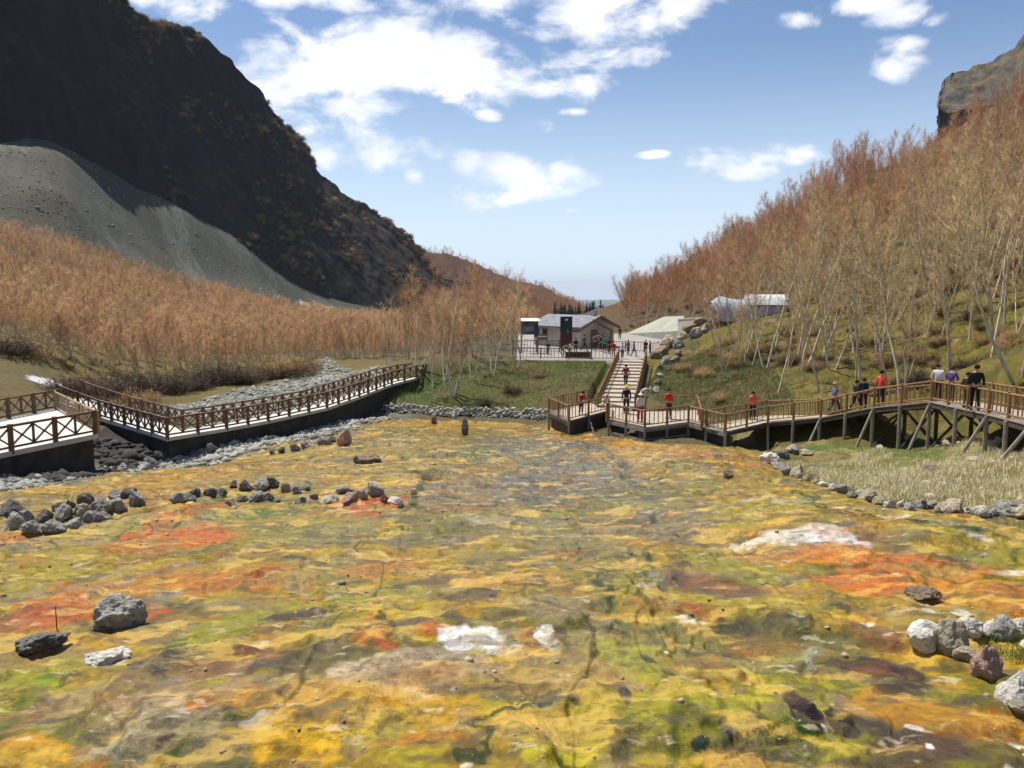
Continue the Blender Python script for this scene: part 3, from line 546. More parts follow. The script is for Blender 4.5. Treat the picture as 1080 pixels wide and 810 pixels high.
# far ridges closing the valley
rm = slope_mat('ridge_wood', (.10, .060, .036), (.125, .070, .036), .5, .01, bdist=4)
r1b = [Vector(W(*p)) for p in [(380,352,640),(430,350,700),(480,350,780),(530,350,860),(580,345,950),(620,342,1100)]]
r1t = [Vector(W(*p)) for p in [(380,262,820),(430,262,880),(475,269,980),(522,288,1100),(572,299,1250),(606,317,1400)]]
r1k = [v + Vector((-200, 400, -150)) for v in r1t]
P1, N1 = loft([[v - Vector((0, 0, 20)) for v in r1b], r1b, r1t, r1k], 220, 90, 1100, 16, .012)
tag(grid_obj('ridge', P1, rm), 'brown wooded ridge closing the left side of the valley', 'hill', kind='structure')
r2b = [Vector(W(*p)) for p in [(440,352,460),(480,350,500),(520,349,540),(560,346,580),(600,342,640),(618,340,700)]]
r2t = [Vector(W(*p)) for p in [(440,318,560),(480,306,620),(520,303,680),(560,308,740),(595,321,800),(618,330,850)]]
r2k = [v + Vector((-80, 200, -60)) for v in r2t]
P2, N2 = loft([[v - Vector((0, 0, 20)) for v in r2b], r2b, r2t, r2k], 160, 60, 1200, 9, .02)
tag(grid_obj('foothill', P2, rm), 'low brown wooded spur in front of the far ridge', 'hill', kind='structure')
# right hill crag
cm2 = slope_mat('crag_rock', (.11, .11, .095), (.13, .10, .055), -.35, .05, bdist=.8)
ca_ = [(982,140,200),(988,112,188),(1000,118,186),(1040,110,184),(1085,95,180),(1160,60,175),(1300,20,170)]
cb_ = [(985,120,204),(990,82,200),(1002,72,199),(1040,64,198),(1076,40,196),(1130,-30,195),(1300,-80,190)]
cbk = [Vector(W(*p)) + Vector((20, 30, -6)) for p in cb_]; cbk2 = [Vector(W(*p)) + Vector((80, 120, -60)) for p in cb_]
cf_ = [Vector(W(*p)) - Vector((0, 0, 22)) for p in ca_]
P3, N3 = loft([cf_, ca_, cb_, cbk, cbk2], 200, 150, 1300, 3.2, .10, ridged=.9)
tag(grid_obj('crag', P3, cm2), 'grey rocky crag on top of the right hill', 'crag', kind='structure')
# the rest of the right hill behind the first crest
rb = [Vector(W(*p)) for p in [(640,338,420),(700,325,330),(760,292,245),(820,262,196),(860,238,172),(900,208,162),(950,172,156),(1080,90,152),(1300,0,140)]]
# ================================================================== TREES
def frusta(P0, P1, r0, r1, n):
    P0 = np.asarray(P0, float); P1 = np.asarray(P1, float); r0 = np.asarray(r0, float)[:, None]; r1 = np.asarray(r1, float)[:, None]
    d = P1 - P0; d /= np.linalg.norm(d, axis=1, keepdims=True) + 1e-9
    ref = np.where(np.abs(d[:, 2:3]) < .9, np.array([[0, 0, 1.]]), np.array([[1., 0, 0]]))
    a = np.cross(d, ref); a /= np.linalg.norm(a, axis=1, keepdims=True) + 1e-9; b = np.cross(d, a); k = len(P0); V = np.empty((k, 2 * n, 3))
    for j in range(n):
        t_ = 2 * math.pi * j / n; q = a * math.cos(t_) + b * math.sin(t_)
        V[:, j] = P0 + q * r0; V[:, n + j] = P1 + q * r1
    base = (np.arange(k) * 2 * n)[:, None]; F_ = np.concatenate([base + np.array([[j, (j + 1) % n, n + (j + 1) % n, n + j]]) for j in range(n)])
    return V.reshape(-1, 3), F_
def cones(P0, P1, r0, n=3):
    P0 = np.asarray(P0, float); P1 = np.asarray(P1, float); r0 = np.asarray(r0, float)[:, None]
    d = P1 - P0; d /= np.linalg.norm(d, axis=1, keepdims=True) + 1e-9
    ref = np.where(np.abs(d[:, 2:3]) < .9, np.array([[0, 0, 1.]]), np.array([[1., 0, 0]]))
    a = np.cross(d, ref); a /= np.linalg.norm(a, axis=1, keepdims=True) + 1e-9; b = np.cross(d, a); k = len(P0); V = np.empty((k, n + 1, 3))
    for j in range(n):
        t_ = 2 * math.pi * j / n; V[:, j] = P0 + (a * math.cos(t_) + b * math.sin(t_)) * r0
    V[:, n] = P1; base = (np.arange(k) * (n + 1))[:, None]
    return V.reshape(-1, 3), np.concatenate([base + np.array([[j, (j + 1) % n, n]]) for j in range(n)])
m_birch = mat('birch_bark', (.80, .73, .57), .8, scale=3, col2=(.40, .33, .22), stretch=(1, 1, .6), objrand=.5)
m_twig = mat('birch_twig', (.24, .105, .045), .85, scale=2, col2=(.38, .19, .085), objrand=1.0)
m_twigo = mat('birch_twig_orange', (.36, .19, .085), .85, scale=2, col2=(.52, .33, .17), objrand=1.0)
def birch(name, seed, h, stems, m_tw, thick=1.0, lean=.12, dens=1.0, start=.3, spread=.42):
    rnd = np.random.RandomState(seed); T0 = []; T1 = []; A0 = []; A1 = []; L0 = []; L1 = []; la = []; lb = []; W0 = []; W1 = []; wr = []
    for s in range(stems):
        hh = h * rnd.uniform(.75, 1) if s else h; a = rnd.uniform(0, 6.28); ln = rnd.uniform(.3, 1) * lean * (1 if stems == 1 else 1.9); off = np.array([math.cos(a), math.sin(a), 0])
        p = off * (.08 * (stems > 1)) + np.array([0, 0, -.5]); pts = [p]; K = 8; dd = off * ln + np.array([0, 0, 1.]); 
        for k in range(K):
            dd = dd + rnd.normal(0, .075, 3) * np.array([1, 1, 0]) - off * ln * .05; dd[2] = 1; pts.append(pts[-1] + dd / np.linalg.norm(dd) * (hh + .5) / K)
        r = [thick * (.085 * hh / 8) * (1 - .9 * (k / K)) + .006 for k in range(K + 1)]
        for k in range(K): T0.append(pts[k]); T1.append(pts[k + 1]); A0.append(r[k]); A1.append(r[k + 1])
        nl = int(15 * dens + 3)
        for i in range(nl):
            t_ = start + (1 - start) * ((i + rnd.uniform(0, 1)) / nl) ** .9; t_ = min(t_, .99); k = int(t_ * K); q = pts[k] + (pts[min(k + 1, K)] - pts[k]) * (t_ * K - k)
            a = rnd.uniform(0, 6.28); ln_ = ((1 - t_) * spread * hh + .45) * rnd.uniform(.6, 1.1); up = rnd.uniform(.7, 1.5)
            d_ = np.array([math.cos(a), math.sin(a), up]); d_ /= np.linalg.norm(d_); c = q; rr = .020 * thick * (1 - t_ * .5) + .004
            for g in range(3):
                e = c + d_ * ln_ / 3; L0.append(c); L1.append(e); la.append(rr * (1 - g * .28)); lb.append(rr * (1 - (g + 1) * .28))
                for w_ in range(3 if dens > .6 else 2):
                    f = rnd.uniform(0, 1); b0 = c + (e - c) * f; td = d_ * .6 + rnd.normal(0, .5, 3) + np.array([0, 0, .35]); td /= np.linalg.norm(td); tl = rnd.uniform(.35, .95) * (.6 + .05 * hh)
                    b1 = b0 + td * tl; W0.append(b0); W1.append(b1); wr.append(.0115)
                    for q2 in range(3):
                        f2 = rnd.uniform(.2, .9); z0 = b0 + (b1 - b0) * f2; t2 = td * .7 + rnd.normal(0, .5, 3) + np.array([0, 0, .2]); t2 /= np.linalg.norm(t2); W0.append(z0); W1.append(z0 + t2 * tl * rnd.uniform(.35, .7)); wr.append(.008)
                d_ = d_ + np.array([0, 0, .22]) + rnd.normal(0, .12, 3); d_ /= np.linalg.norm(d_); c = e
    v, f = frusta(T0, T1, A0, A1, 6); tm = np_mesh(name + '_trunk', v, [f], [m_birch], True)
    v1, f1 = frusta(L0, L1, la, lb, 3); v2, f2 = cones(W0, W1, wr)
    cm_2 = np_mesh(name + '_crown', np.r_[v1, v2], [f1, f2 + len(v1)], [m_tw]); return tm, cm_2
m_twigt = mat('birch_twig_tan', (.29, .18, .085), .85, scale=2, col2=(.42, .30, .15), objrand=1.0)
kinds = []
for i in range(5): kinds.append(birch('birch', 10 + i, 8.0 + i * .45, (1, 2, 3, 2, 1)[i], m_twigt, thick=.88, lean=.24, dens=.66, start=.36, spread=.38))
high = []
for i in range(5): high.append(birch('red_birch', 30 + i, 7.0 + i * .5, (2, 1, 3, 2, 1)[i], m_twig, thick=.95, lean=.2, dens=.95, start=.3, spread=.40))
short = []
for i in range(4): short.append(birch('young_birch', 40 + i, 5.4, (1, 2, 1, 2)[i], m_twigo, thick=1.15, lean=.08, dens=.8, start=.3, spread=.24))
def put_tree(k, loc, s, rz, label, group, tilt=(0, 0), name='birch_tree'):
    e = empty(name, loc, rz, label, 'tree', group); e.rotation_euler = (tilt[0], tilt[1], rz); e.scale = (s,) * 3
    link('trunk', k[0], e); link('crown', k[1], e); return e
rng = np.random.RandomState(5)
srcs = {}
def near_any(x, y, L, r): return any((x - a) ** 2 + (y - b) ** 2 < r * r for a, b in L)
count = 0; placed = []
# ---- labelled front birches of the right slope: (px base, py base, d, scale, kind, lean toward -x)
FRONT = [(862,425,50,1.05,0,-.32,'slim white birch leaning left above the walkway bend'),(905,392,52,1.1,1,.0,'twin-stemmed pale birch behind the blue-jacketed walker'),(948,398,46,1.15,2,-.12,'forked pale birch rising behind the coral-shirted walker'),
         (1003,372,50,1.2,1,-.1,'tall twin pale birch behind the walker in white'),(1044,368,46,1.1,0,.05,'straight pale birch just right of the man in black'),(985,352,60,1.2,2,-.15,'multi-stemmed birch up the slope above the walkway corner'),
         (880,372,64,1.2,4,-.05,'tall single birch on the slope above the brown walkway rail'),(845,378,66,1.1,2,-.1,'leaning birch cluster right of the tarpaulin shelter'),(808,400,62,1.0,3,.1,'thin birch pair on green bank right of the stairs'),
         (820,425,54,.85,0,.12,'small bent birch close behind the man in orange'),(765,405,64,.8,4,-.15,'slim birch on the grassy bank right of the stairs'),(1075,392,38,1.2,3,-.08,'near birch pair at the right edge of the view'),(792,368,76,1.1,2,-.12,'birch clump in front of the tarpaulin shelter'),(925,350,68,1.2,1,-.2,'pale birch pair high on the slope leaning left')]
for (px, py, d, s, k, ln, lab) in FRONT:
    w = W(px, py, d); z = Hs(w.x, w.y); put_tree(kinds[k], (w.x, w.y, z), s, rng.uniform(0, .3), lab, 'bare birches', (0, ln)); placed.append((w.x, w.y)); count += 1
# ---- clump beside the mound
CEN = [(455,432,69,1.0,2),(480,436,69,1.15,2),(500,428,71,1.15,3),(470,415,75,1.2,1),(520,418,73,1.1,2),(440,415,78,1.1,3),(545,408,75,.95,1),(500,400,79,1.2,2),(430,405,84,1.1,2),(525,395,82,1.0,3),(460,400,86,1.2,2),(550,392,80,.8,4),(412,402,92,1.0,1),(485,392,92,1.15,2),(445,392,98,1.15,3),(515,386,95,1.1,1)]
ORD = ['first', 'second', 'third', 'fourth', 'fifth', 'sixth', 'seventh', 'eighth', 'ninth', 'tenth', 'eleventh', 'twelfth', 'thirteenth', 'fourteenth', 'fifteenth', 'sixteenth', 'seventeenth']
for i, (px, py, d, s, k) in enumerate(sorted(CEN)):
    w = W(px, py, d); z = Hs(w.x, w.y); put_tree((high if i % 2 else kinds)[k], (w.x, w.y, z), s * .92, rng.uniform(0, 6.28), '%s birch from the left by its foot in the clump between footbridge and plaza' % ORD[i], 'birches in the central clump', (rng.uniform(-.1, .1), rng.uniform(-.22, .15))); placed.append((w.x, w.y)); count += 1
def scatter(n, fn, md, tries=60000):
    out = []; cell = {}
    for _ in range(tries):
        if len(out) >= n: break
        x, y = fn()
        k = (int(x // md), int(y // md))
        if any((x - a) ** 2 + (y - b) ** 2 < md * md for i in (-1, 0, 1) for j in (-1, 0, 1) for a, b in cell.get((k[0] + i, k[1] + j), ())): continue
        cell.setdefault(k, []).append((x, y)); out.append((x, y))
    return np.array(out)
def in_right(x, y):  # wooded part of the right hill
    u = 540 + F * x / np.maximum(y, 1)
    return u, x
def rfun():
    y = math.exp(rng.uniform(math.log(44), math.log(420))); u = rng.uniform(660, 1230); return (u - 540) / F * y, y
cand = scatter(4200, rfun, 1.9, 90000)
ze = H(cand[:, 0], cand[:, 1]); pu, pv = project(cand[:, 0], cand[:, 1], ze)
ok = (pv < 408) & ~((pu > 925) & (pv < 162 - (pu - 1000) * .5)) & ~((pu < 760) & (pv > 338) & (cand[:, 1] < 140)) & ~((pu > 725) & (pu < 835) & (cand[:, 1] > 74) & (cand[:, 1] < 96)) & ~inpoly(cand[:, 0], cand[:, 1], PLAT) & ~((pv > 345) & (pu < 850) & (np.random.RandomState(1).rand(len(pu)) < .2)) & ~((cand[:, 1] < 85) & (np.random.RandomState(2).rand(len(pu)) < .08))
cr = np.c_[cand[ok], ze[ok]]; cr = cr[np.argsort(cr[:, 1])]
cr = np.array([c for c in cr if not near_any(c[0], c[1], placed, 2.0)])
N_IND_R = 190
u_, v_ = project(cr[:, 0], cr[:, 1], cr[:, 2]); vis = (u_ < 1090); cr = np.r_[cr[vis], cr[~vis]]
STEM = ['single-stemmed', 'twin-stemmed', 'triple-stemmed', 'forked', 'slender single']
def rlabel(c, k, s_):
    u, v = project(*[np.array([q]) for q in c]); u = u[0]; v = v[0]
    where = ('beyond the shelter' if u < 725 else 'near the tarpaulin shelter' if u < 840 else 'above the sloping walkway' if u < 905 else 'above the coral-shirted walker' if u < 960 else 'above the walkway corner' if u < 1020 else 'near the right edge')
    up = 'low on the slope' if v > 350 else 'halfway up the slope' if v > 290 else 'high on the slope'
    return '%s %s birch %s %s' % ('tall' if s_ > .93 else 'short', STEM[k], where, up)
for c in cr[:N_IND_R]:
    k_ = rng.randint(5); s_ = rng.uniform(.62, 1.22); far_ = rng.rand() < np.clip((c[1] - 75) / 40, 0, 1)
    put_tree((high if far_ else kinds)[k_], c, s_, rng.uniform(0, 6.28), rlabel(c, k_, s_), 'birches on the right slope', (rng.uniform(-.1, .1), rng.uniform(-.22, .08)))
def points_obj(name, P, S, VAR, groups, label, cat, tilt=.08, mname=None):
    """one stuff object: a point cloud with existing trunk/crown meshes instanced on it"""
    n = len(P); me = bpy.data.meshes.new(name); me.vertices.add(n); me.vertices.foreach_set('co', np.asarray(P, np.float32).ravel())
    a = me.attributes.new('sc', 'FLOAT', 'POINT'); a.data.foreach_set('value', np.asarray(S, np.float32))
    a = me.attributes.new('var', 'INT', 'POINT'); a.data.foreach_set('value', np.asarray(VAR, np.int32))
    r = np.random.RandomState(n); rt = np.c_[r.uniform(-tilt, tilt, n), r.uniform(-tilt, tilt, n), r.uniform(0, 6.28, n)].astype(np.float32)
    a = me.attributes.new('rot', 'FLOAT_VECTOR', 'POINT'); a.data.foreach_set('vector', rt.ravel())
    o = link(name, me); ng = bpy.data.node_groups.new(name, 'GeometryNodeTree'); ng.interface.new_socket('Geometry', in_out='INPUT', socket_type='NodeSocketGeometry'); ng.interface.new_socket('Geometry', in_out='OUTPUT', socket_type='NodeSocketGeometry')
    gi = ng.nodes.new('NodeGroupInput'); go = ng.nodes.new('NodeGroupOutput'); J = ng.nodes.new('GeometryNodeJoinGeometry')
    def named(nm, dt): q = ng.nodes.new('GeometryNodeInputNamedAttribute'); q.data_type = dt; q.inputs[0].default_value = nm; return q.outputs[0]
    va = named('var', 'INT'); sc = named('sc', 'FLOAT'); ro = named('rot', 'FLOAT_VECTOR')
    for k, objs in enumerate(groups):
        jj_ = ng.nodes.new('GeometryNodeJoinGeometry')
        for ob in objs:
            oi = ng.nodes.new('GeometryNodeObjectInfo'); oi.inputs['Object'].default_value = ob; ng.links.new(oi.outputs['Geometry'], jj_.inputs[0])
        cmpn = ng.nodes.new('FunctionNodeCompare'); cmpn.data_type = 'INT'; cmpn.operation = 'EQUAL'; ng.links.new(va, cmpn.inputs[2]); cmpn.inputs[3].default_value = k
        ip = ng.nodes.new('GeometryNodeInstanceOnPoints'); ng.links.new(gi.outputs[0], ip.inputs['Points']); ng.links.new(cmpn.outputs[0], ip.inputs['Selection']); ng.links.new(jj_.outputs[0], ip.inputs['Instance'])
        e2r = ng.nodes.new('FunctionNodeEulerToRotation'); ng.links.new(ro, e2r.inputs[0]); ng.links.new(e2r.outputs[0], ip.inputs['Rotation']); ng.links.new(sc, ip.inputs['Scale']); ng.links.new(ip.outputs[0], J.inputs[0])
    ng.links.new(J.outputs[0], go.inputs[0]); md = o.modifiers.new('scatter', 'NODES'); md.node_group = ng
    return tag(o, label, cat, kind='stuff')
def find_kind(k):  # existing trunk / crown objects that use this kind's meshes
    return [next(o for o in C.objects if o.data == m_) for m_ in k]
# left wood
def lfun():
    y = math.sqrt(rng.uniform(84 ** 2, 420 ** 2)) if rng.rand() < .6 else rng.uniform(84, 240); u = rng.uniform(-90, 560); return (u - 540) / F * y, y
cand = scatter(15000, lfun, 1.6, 220000); ze = H(cand[:, 0], cand[:, 1]); pu, pv = project(cand[:, 0], cand[:, 1], ze)
edge_y = np.interp(pu, [-90, 0, 60, 110, 200, 250, 330, 360, 430, 560], [372, 378, 392, 404, 408, 398, 380, 378, 380, 366])
top_y = np.interp(pu, [-90, 0, 80, 150, 230, 330, 400, 560], [240, 247, 266, 292, 314, 336, 342, 340])
gap = (fbm(cand[:, 0] * .05, cand[:, 1] * .05, 700, 3) < .36) & (cand[:, 1] < 240)
ok = (pv < edge_y) & (pv > top_y) & ~gap & ~inpoly(cand[:, 0], cand[:, 1], PLAT) & ~inpoly(cand[:, 0], cand[:, 1], RIVER)
cl = np.c_[cand[ok], ze[ok]]; cl = cl[np.argsort(np.hypot(cl[:, 0], cl[:, 1]))]
N_IND_L = 300 - count - N_IND_R
u_, v_ = project(cl[:, 0], cl[:, 1], cl[:, 2]); vis = (u_ > -12); cl = np.r_[cl[vis], cl[~vis]]
def llabel(c, k, s_):
    u, v = project(*[np.array([q]) for q in c]); u = u[0]
    where = 'at the left edge of the photo' if u < 40 else 'above the snow patch' if u < 110 else 'above the dark shrubs at left' if u < 170 else 'above the middle dark shrubs' if u < 230 else 'above the rightmost dark shrubs' if u < 300 else 'near the dry river bend' if u < 400 else 'left of the central clump'
    return '%s young left-wood birch %s, %s' % ('taller' if s_ > .95 else 'low', where, ('single stem', 'twin stem', 'straight single stem', 'forked stem')[k])
for c in cl[:N_IND_L]:
    k_ = rng.randint(4); s_ = rng.uniform(.75, 1.15)
    put_tree(short[k_], c, s_, rng.uniform(0, 6.28), llabel(c, k_, s_), 'young birches along the front of the left wood', (rng.uniform(-.05, .05), rng.uniform(-.05, .05)))
rest = cl[N_IND_L:]
gl = [find_kind(k) for k in short]; gr = [find_kind(k) for k in high]
points_obj('left_wood', rest, rng.uniform(.55, 1.3, len(rest)), rng.randint(0, 4, len(rest)), gl, 'dense leafless wood with red-brown twigs below the left scree slope', 'wood')
rest = cr[N_IND_R:]
points_obj('right_wood', rest, rng.uniform(.55, 1.15, len(rest)), rng.randint(0, 5, len(rest)), gr, 'dense leafless red-brown wood covering the upper right hillside', 'wood', .12)
byl = {}
for o in C.objects:
    if o.get('group') in ('birches on the right slope', 'young birches along the front of the left wood'): byl.setdefault(o['label'], []).append(o)
for l_, os_ in byl.items():
    if len(os_) < 2: continue
    os_.sort(key=lambda o: o.location.x / o.location.y)
    for i, o in enumerate(os_): o['label'] = l_ + ', ' + (ORD[i] if i < 17 else 'last') + ' from left'
# far wood on the two ridges, scrub on the cliff
def pick(P, n, r0, r1, c0=0., c1=1.):
    nv, nu = P.shape[:2]; i = rng.randint(int(nv * r0), int(nv * r1), n); j = rng.randint(int(nu * c0), max(int(nu * c1), 1), n); i2 = np.minimum(i + 1, nv - 1); f = rng.rand(n, 1); return P[i, j] * (1 - f) + P[i2, j] * f
fp = np.r_[pick(P1, 3600, .2, .68), pick(P2, 2200, .2, .68)]
points_obj('ridge_trees', fp, rng.uniform(.7, 1.2, len(fp)), rng.randint(0, 5, len(fp)), gr, 'brown leafless wood on the far ridges at the valley end', 'wood')
def shrub(name, seed, m_, n=420, r=1.0, flat=.8):
    rnd = np.random.RandomState(seed); A = []; B = []; rr = []
    for i in range(n // 6):
        d = rnd.normal(0, 1, 3); d[2] = abs(d[2]) * flat + .25; d /= np.linalg.norm(d); p = d * r * rnd.uniform(.5, 1.0); b = rnd.normal(0, .08, 3) * r; b[2] = -.1
        A.append(b); B.append(p); rr.append(.014 * r)
        for k in range(6):
            f = rnd.uniform(.35, .95); c = b + (p - b) * f; t2 = d * .7 + rnd.normal(0, .5, 3); t2 /= np.linalg.norm(t2); e = c + t2 * r * rnd.uniform(.18, .42); A.append(c); B.append(e); rr.append(.010 * r)
            for q in range(2): t3 = t2 + rnd.normal(0, .5, 3); t3 /= np.linalg.norm(t3); g_ = c + (e - c) * rnd.uniform(.3, .9); A.append(g_); B.append(g_ + t3 * r * rnd.uniform(.12, .25)); rr.append(.008 * r)
    v, f = cones(A, B, rr); return np_mesh(name, v, [f], [m_])
m_scrub = mat('scrub_twig', (.05, .032, .022), .9, scale=2, col2=(.09, .058, .036), objrand=1)
m_scrubo = mat('scrub_twig_ochre', (.22, .14, .06), .9, scale=2, col2=(.30, .2, .09), objrand=1)
sh = [shrub('shrub', 60 + i, m_scrub) for i in range(3)]; sho = [shrub('shrub_ochre', 70 + i, m_scrubo) for i in range(2)]
SHR = [(110,412,76,1.7,0),(135,408,80,1.9,1),(160,404,84,2.0,2),(185,402,88,2.0,0),(205,400,92,1.8,1),(228,396,98,2.3,2),(240,397,97,2.0,0),(262,399,98,1.5,1),(90,415,72,1.4,2),(68,417,68,1.3,1),(305,388,106,2.6,3),(292,392,104,2.0,4),(280,396,102,1.4,0),(320,385,112,1.6,3),(30,398,80,1.5,4),(15,392,78,1.6,2),(150,418,74,1.2,4),
       (540,418,68,1.2,0),(570,400,71,1.0,4),(510,432,66,1.0,0),(720,392,70,1.3,3),(742,400,66,1.5,4),(770,390,70,1.6,3),(800,385,70,1.7,4),(828,395,62,1.4,3),(700,430,58,1.0,4),(856,408,56,1.2,3),(760,425,56,1.0,4),(930,395,50,1.2,0),(1020,385,44,1.2,0),(970,390,48,1.0,3)]
cnt_ = {}
for i, (px, py, d, s, k) in enumerate(sorted(SHR)):
    w = W(px, py, d); z = Hs(w.x, w.y); me_ = (sh + sho)[k]
    where = 'below the left wood behind the footbridge' if px < 340 else ('on the mound beside the stairs' if px < 600 else 'among birches on the right slope')
    o = link('shrub', me_); o.location = (w.x, w.y, z); o.rotation_euler = (0, 0, i * 1.3); o.scale = (s * 2.1, s * 2.1, s * 1.35) if px < 340 else (s * .9, s * .9, s * .7)
    cnt_[(k < 3, where)] = cnt_.get((k < 3, where), 0) + 1
    tag(o, ORD[cnt_[(k < 3, where)] - 1] + (' dark leafless shrub from the left ' if k < 3 else ' ochre leafless shrub from the left ') + where, 'shrub', 'shrubs ' + where)
cs = np.r_[pick(cliffP, 4200, .22, .60, .62, 1.0), pick(cliffP, 1500, .48, .62, .28, .66), pick(cliffP, 700, .2, .45, .4, .7), pick(cliffP, 700, .56, .62, .25, 1.0), pick(cliffP, 300, .54, .62, 0, .3)]
cs = cs[(fbm(cs[:, 0] * .03, cs[:, 1] * .03, 950, 4, cs[:, 2] * .04) + rng.normal(0, .03, len(cs))) > .52]
points_obj('cliff_scrub', cs, rng.gamma(4, .42, len(cs)) + .6, rng.randint(0, 3, len(cs)), [[next(o for o in C.objects if o.data == m_)] for m_ in (sh[0], sh[1], sho[0])], 'brown leafless scrub clinging to the cliff crest and ledges', 'scrub', .3)
us = cr[(rng.rand(1300) ** 1.6 * len(cr)).astype(int)] + np.c_[rng.normal(0, 2.2, (1300, 2)), np.zeros(1300)]; us = us[~inpoly(us[:, 0], us[:, 1], PLAT) & (us[:, 0] > 13)]; us[:, 2] = H(us[:, 0], us[:, 1])
points_obj('undergrowth', us, rng.uniform(.35, 1.1, len(us)), rng.randint(0, 3, len(us)), [[next(o for o in C.objects if o.data == m_)] for m_ in (sho[0], sho[1], sh[0])], 'thin leafless undergrowth between the birches on the right slope', 'undergrowth', .3)
# distant dark conifers at the valley mouth
def conifer(name, seed):
    rnd = np.random.RandomState(seed); A = []; B = []; r = []
    for i in range(170):
        t_ = rnd.uniform(.08, 1); a = rnd.uniform(0, 6.28); L = (1 - t_) * 2.6 + .3; A.append((0, 0, t_ * 10)); B.append((math.cos(a) * L, math.sin(a) * L, t_ * 10 - L * .35 + .2)); r.append(.22)
    v, f = cones(A, B, r); v2, f2 = frusta([(0, 0, -1)], [(0, 0, 9.8)], [.2], [.03], 5); return np_mesh(name, v, [f], [mat('conifer_needles', (.018, .04, .022), .8)]), np_mesh(name + '_trunk', v2, [f2], [mat('conifer_bark', (.08, .05, .03))])
cf = conifer('conifer', 3); e = None
w = W(603, 330, 620); z = Hraw(w.x, w.y); e = empty('conifer_tree', (w.x, w.y, float(z)), 0, 'dark conifer standing nearest at the left of the valley mouth', 'tree'); e.scale = (1.2,) * 3; link('crown', cf[0], e); link('trunk', cf[1], e)
xs = []
for i in range(520):
    d = rng.uniform(560, 1300); u = rng.uniform(585, 645); w = W(u, 320, d); xs.append((w.x, w.y, float(Hraw(w.x, w.y)) - .3))
xs = np.array(xs); points_obj('conifer_wood', xs, rng.uniform(.8, 1.6, len(xs)), np.zeros(len(xs)), [find_kind(cf)], 'dark blue-green conifer wood at the valley mouth', 'wood', .03)
# grass
def blades(name, pts, h0, h1, w, m_, label, cat='grass', spread=.35):
    n = len(pts); r = np.random.RandomState(n); a = r.uniform(0, 6.28, n); hh = r.uniform(h0, h1, n); dx = np.c_[np.cos(a), np.sin(a), np.zeros(n)] * (w * .5)
    tipo = np.c_[r.normal(0, spread, n) * hh, r.normal(0, spread, n) * hh, hh]; V = np.stack([pts - dx, pts + dx, pts + tipo], 1).reshape(-1, 3)
    return tag(link(name, np_mesh(name, V, [np.arange(3 * n).reshape(-1, 3)], [m_])), label, cat, kind='stuff')
def rpoly(Pg, n, seed, cond=None):
    r = np.random.RandomState(seed); A = np.array(Pg); lo, hi = A.min(0), A.max(0); p = r.uniform(lo, hi, (n, 2)); k = inpoly(p[:, 0], p[:, 1], Pg)
    p = p[k]
    if cond is not None: p = p[cond(p[:, 0], p[:, 1])]
    return np.c_[p, H(p[:, 0], p[:, 1]) - .01]
m_dry = mat('dry_grass', (.60, .53, .30), .8, scale=1.2, col2=(.80, .74, .50)); m_grn = mat('green_grass', (.13, .22, .035), .75, scale=1.0, col2=(.30, .34, .08)); m_ol = mat('olive_grass', (.19, .155, .06), .8, scale=.5, col2=(.36, .28, .12))
dryf = lambda x, y: ((fbm(x * .3, y * .3, 500, 4) < .53) | (y < 31)) & (y < 36)
blades('dry_grass', rpoly(ISLAND, 170000, 1, dryf), .08, .26, .03, m_dry, 'straw-coloured dry grass on the stone-edged island')
blades('green_grass', rpoly(ISLAND, 20000, 2, lambda x, y: fbm(x * .3, y * .3, 500, 4) > .53), .05, .14, .02, m_grn, 'short green grass on the stone-edged island')
blades('mound_grass', rpoly(MOUND, 30000, 3, lambda x, y: ~inpoly(x, y, PLAT)), .08, .28, .03, m_grn, 'green grass on the mound below the plateau fence')
RSLOPE = [(12, 60), (16, 50), (24, 44), (27, 36), (60, 30), (70, 70), (60, 120), (26, 120), (21, 90), (15, 76)]
blades('bank_turf', rpoly(RG, 30000, 6), .08, .3, .03, mat('bank_turf', (.12, .16, .04), .8, scale=.4, col2=(.32, .27, .11)), 'green turf of the bank between the stairs and the birches')
blades('slope_grass', rpoly(RSLOPE, 90000, 4), .12, .42, .035, m_ol, 'olive and straw grass covering the right slope under the birches')
gp = G(1065, 690); TUFT = [(gp.x - .25, gp.y - .5), (gp.x - .2, gp.y + .35), (gp.x + .3, gp.y + .7), (gp.x + 1.6, gp.y + .7), (gp.x + 1.6, gp.y - .4)]
blades('bank_grass', rpoly(TUFT, 2600, 5), .05, .16, .012, m_grn, 'bright green grass tuft behind the pale stones at the right edge')
gp2 = G(275, 540); TU2 = [(gp2.x - 1.6, gp2.y - .5), (gp2.x - .8, gp2.y + .8), (gp2.x + 1.9, gp2.y + .9), (gp2.x + 1.2, gp2.y - .3)]
# ================================================================== WALKWAYS, STAIRS, FOOTBRIDGE
m_rail = mat('brown_rail_wood', (.20, .105, .05), .7, scale=3, col2=(.30, .165, .08), bump=.2)
m_dkrail = mat('dark_rail_wood', (.10, .058, .035), .75, scale=3, col2=(.19, .11, .065), bump=.2)
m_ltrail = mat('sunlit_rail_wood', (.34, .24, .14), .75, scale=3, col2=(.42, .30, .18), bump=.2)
m_plank = mat('deck_planks', (.30, .25, .19), .85, scale=2.5, col2=(.46, .40, .32), bump=.3)
m_post = mat('weathered_posts', (.20, .17, .135), .85, scale=3, col2=(.34, .30, .24), bump=.3)
m_dark = mat('tarred_beams', (.05, .042, .036), .9, scale=2, col2=(.09, .075, .06))
m_conc = mat('pale_concrete', (.44, .42, .39), .85, scale=.9, col2=(.64, .62, .58), bump=.1)
m_stonew = mat('dark_stone_wall', (.025, .025, .024), .9, scale=1.5, col2=(.07, .065, .06), bump=.6)
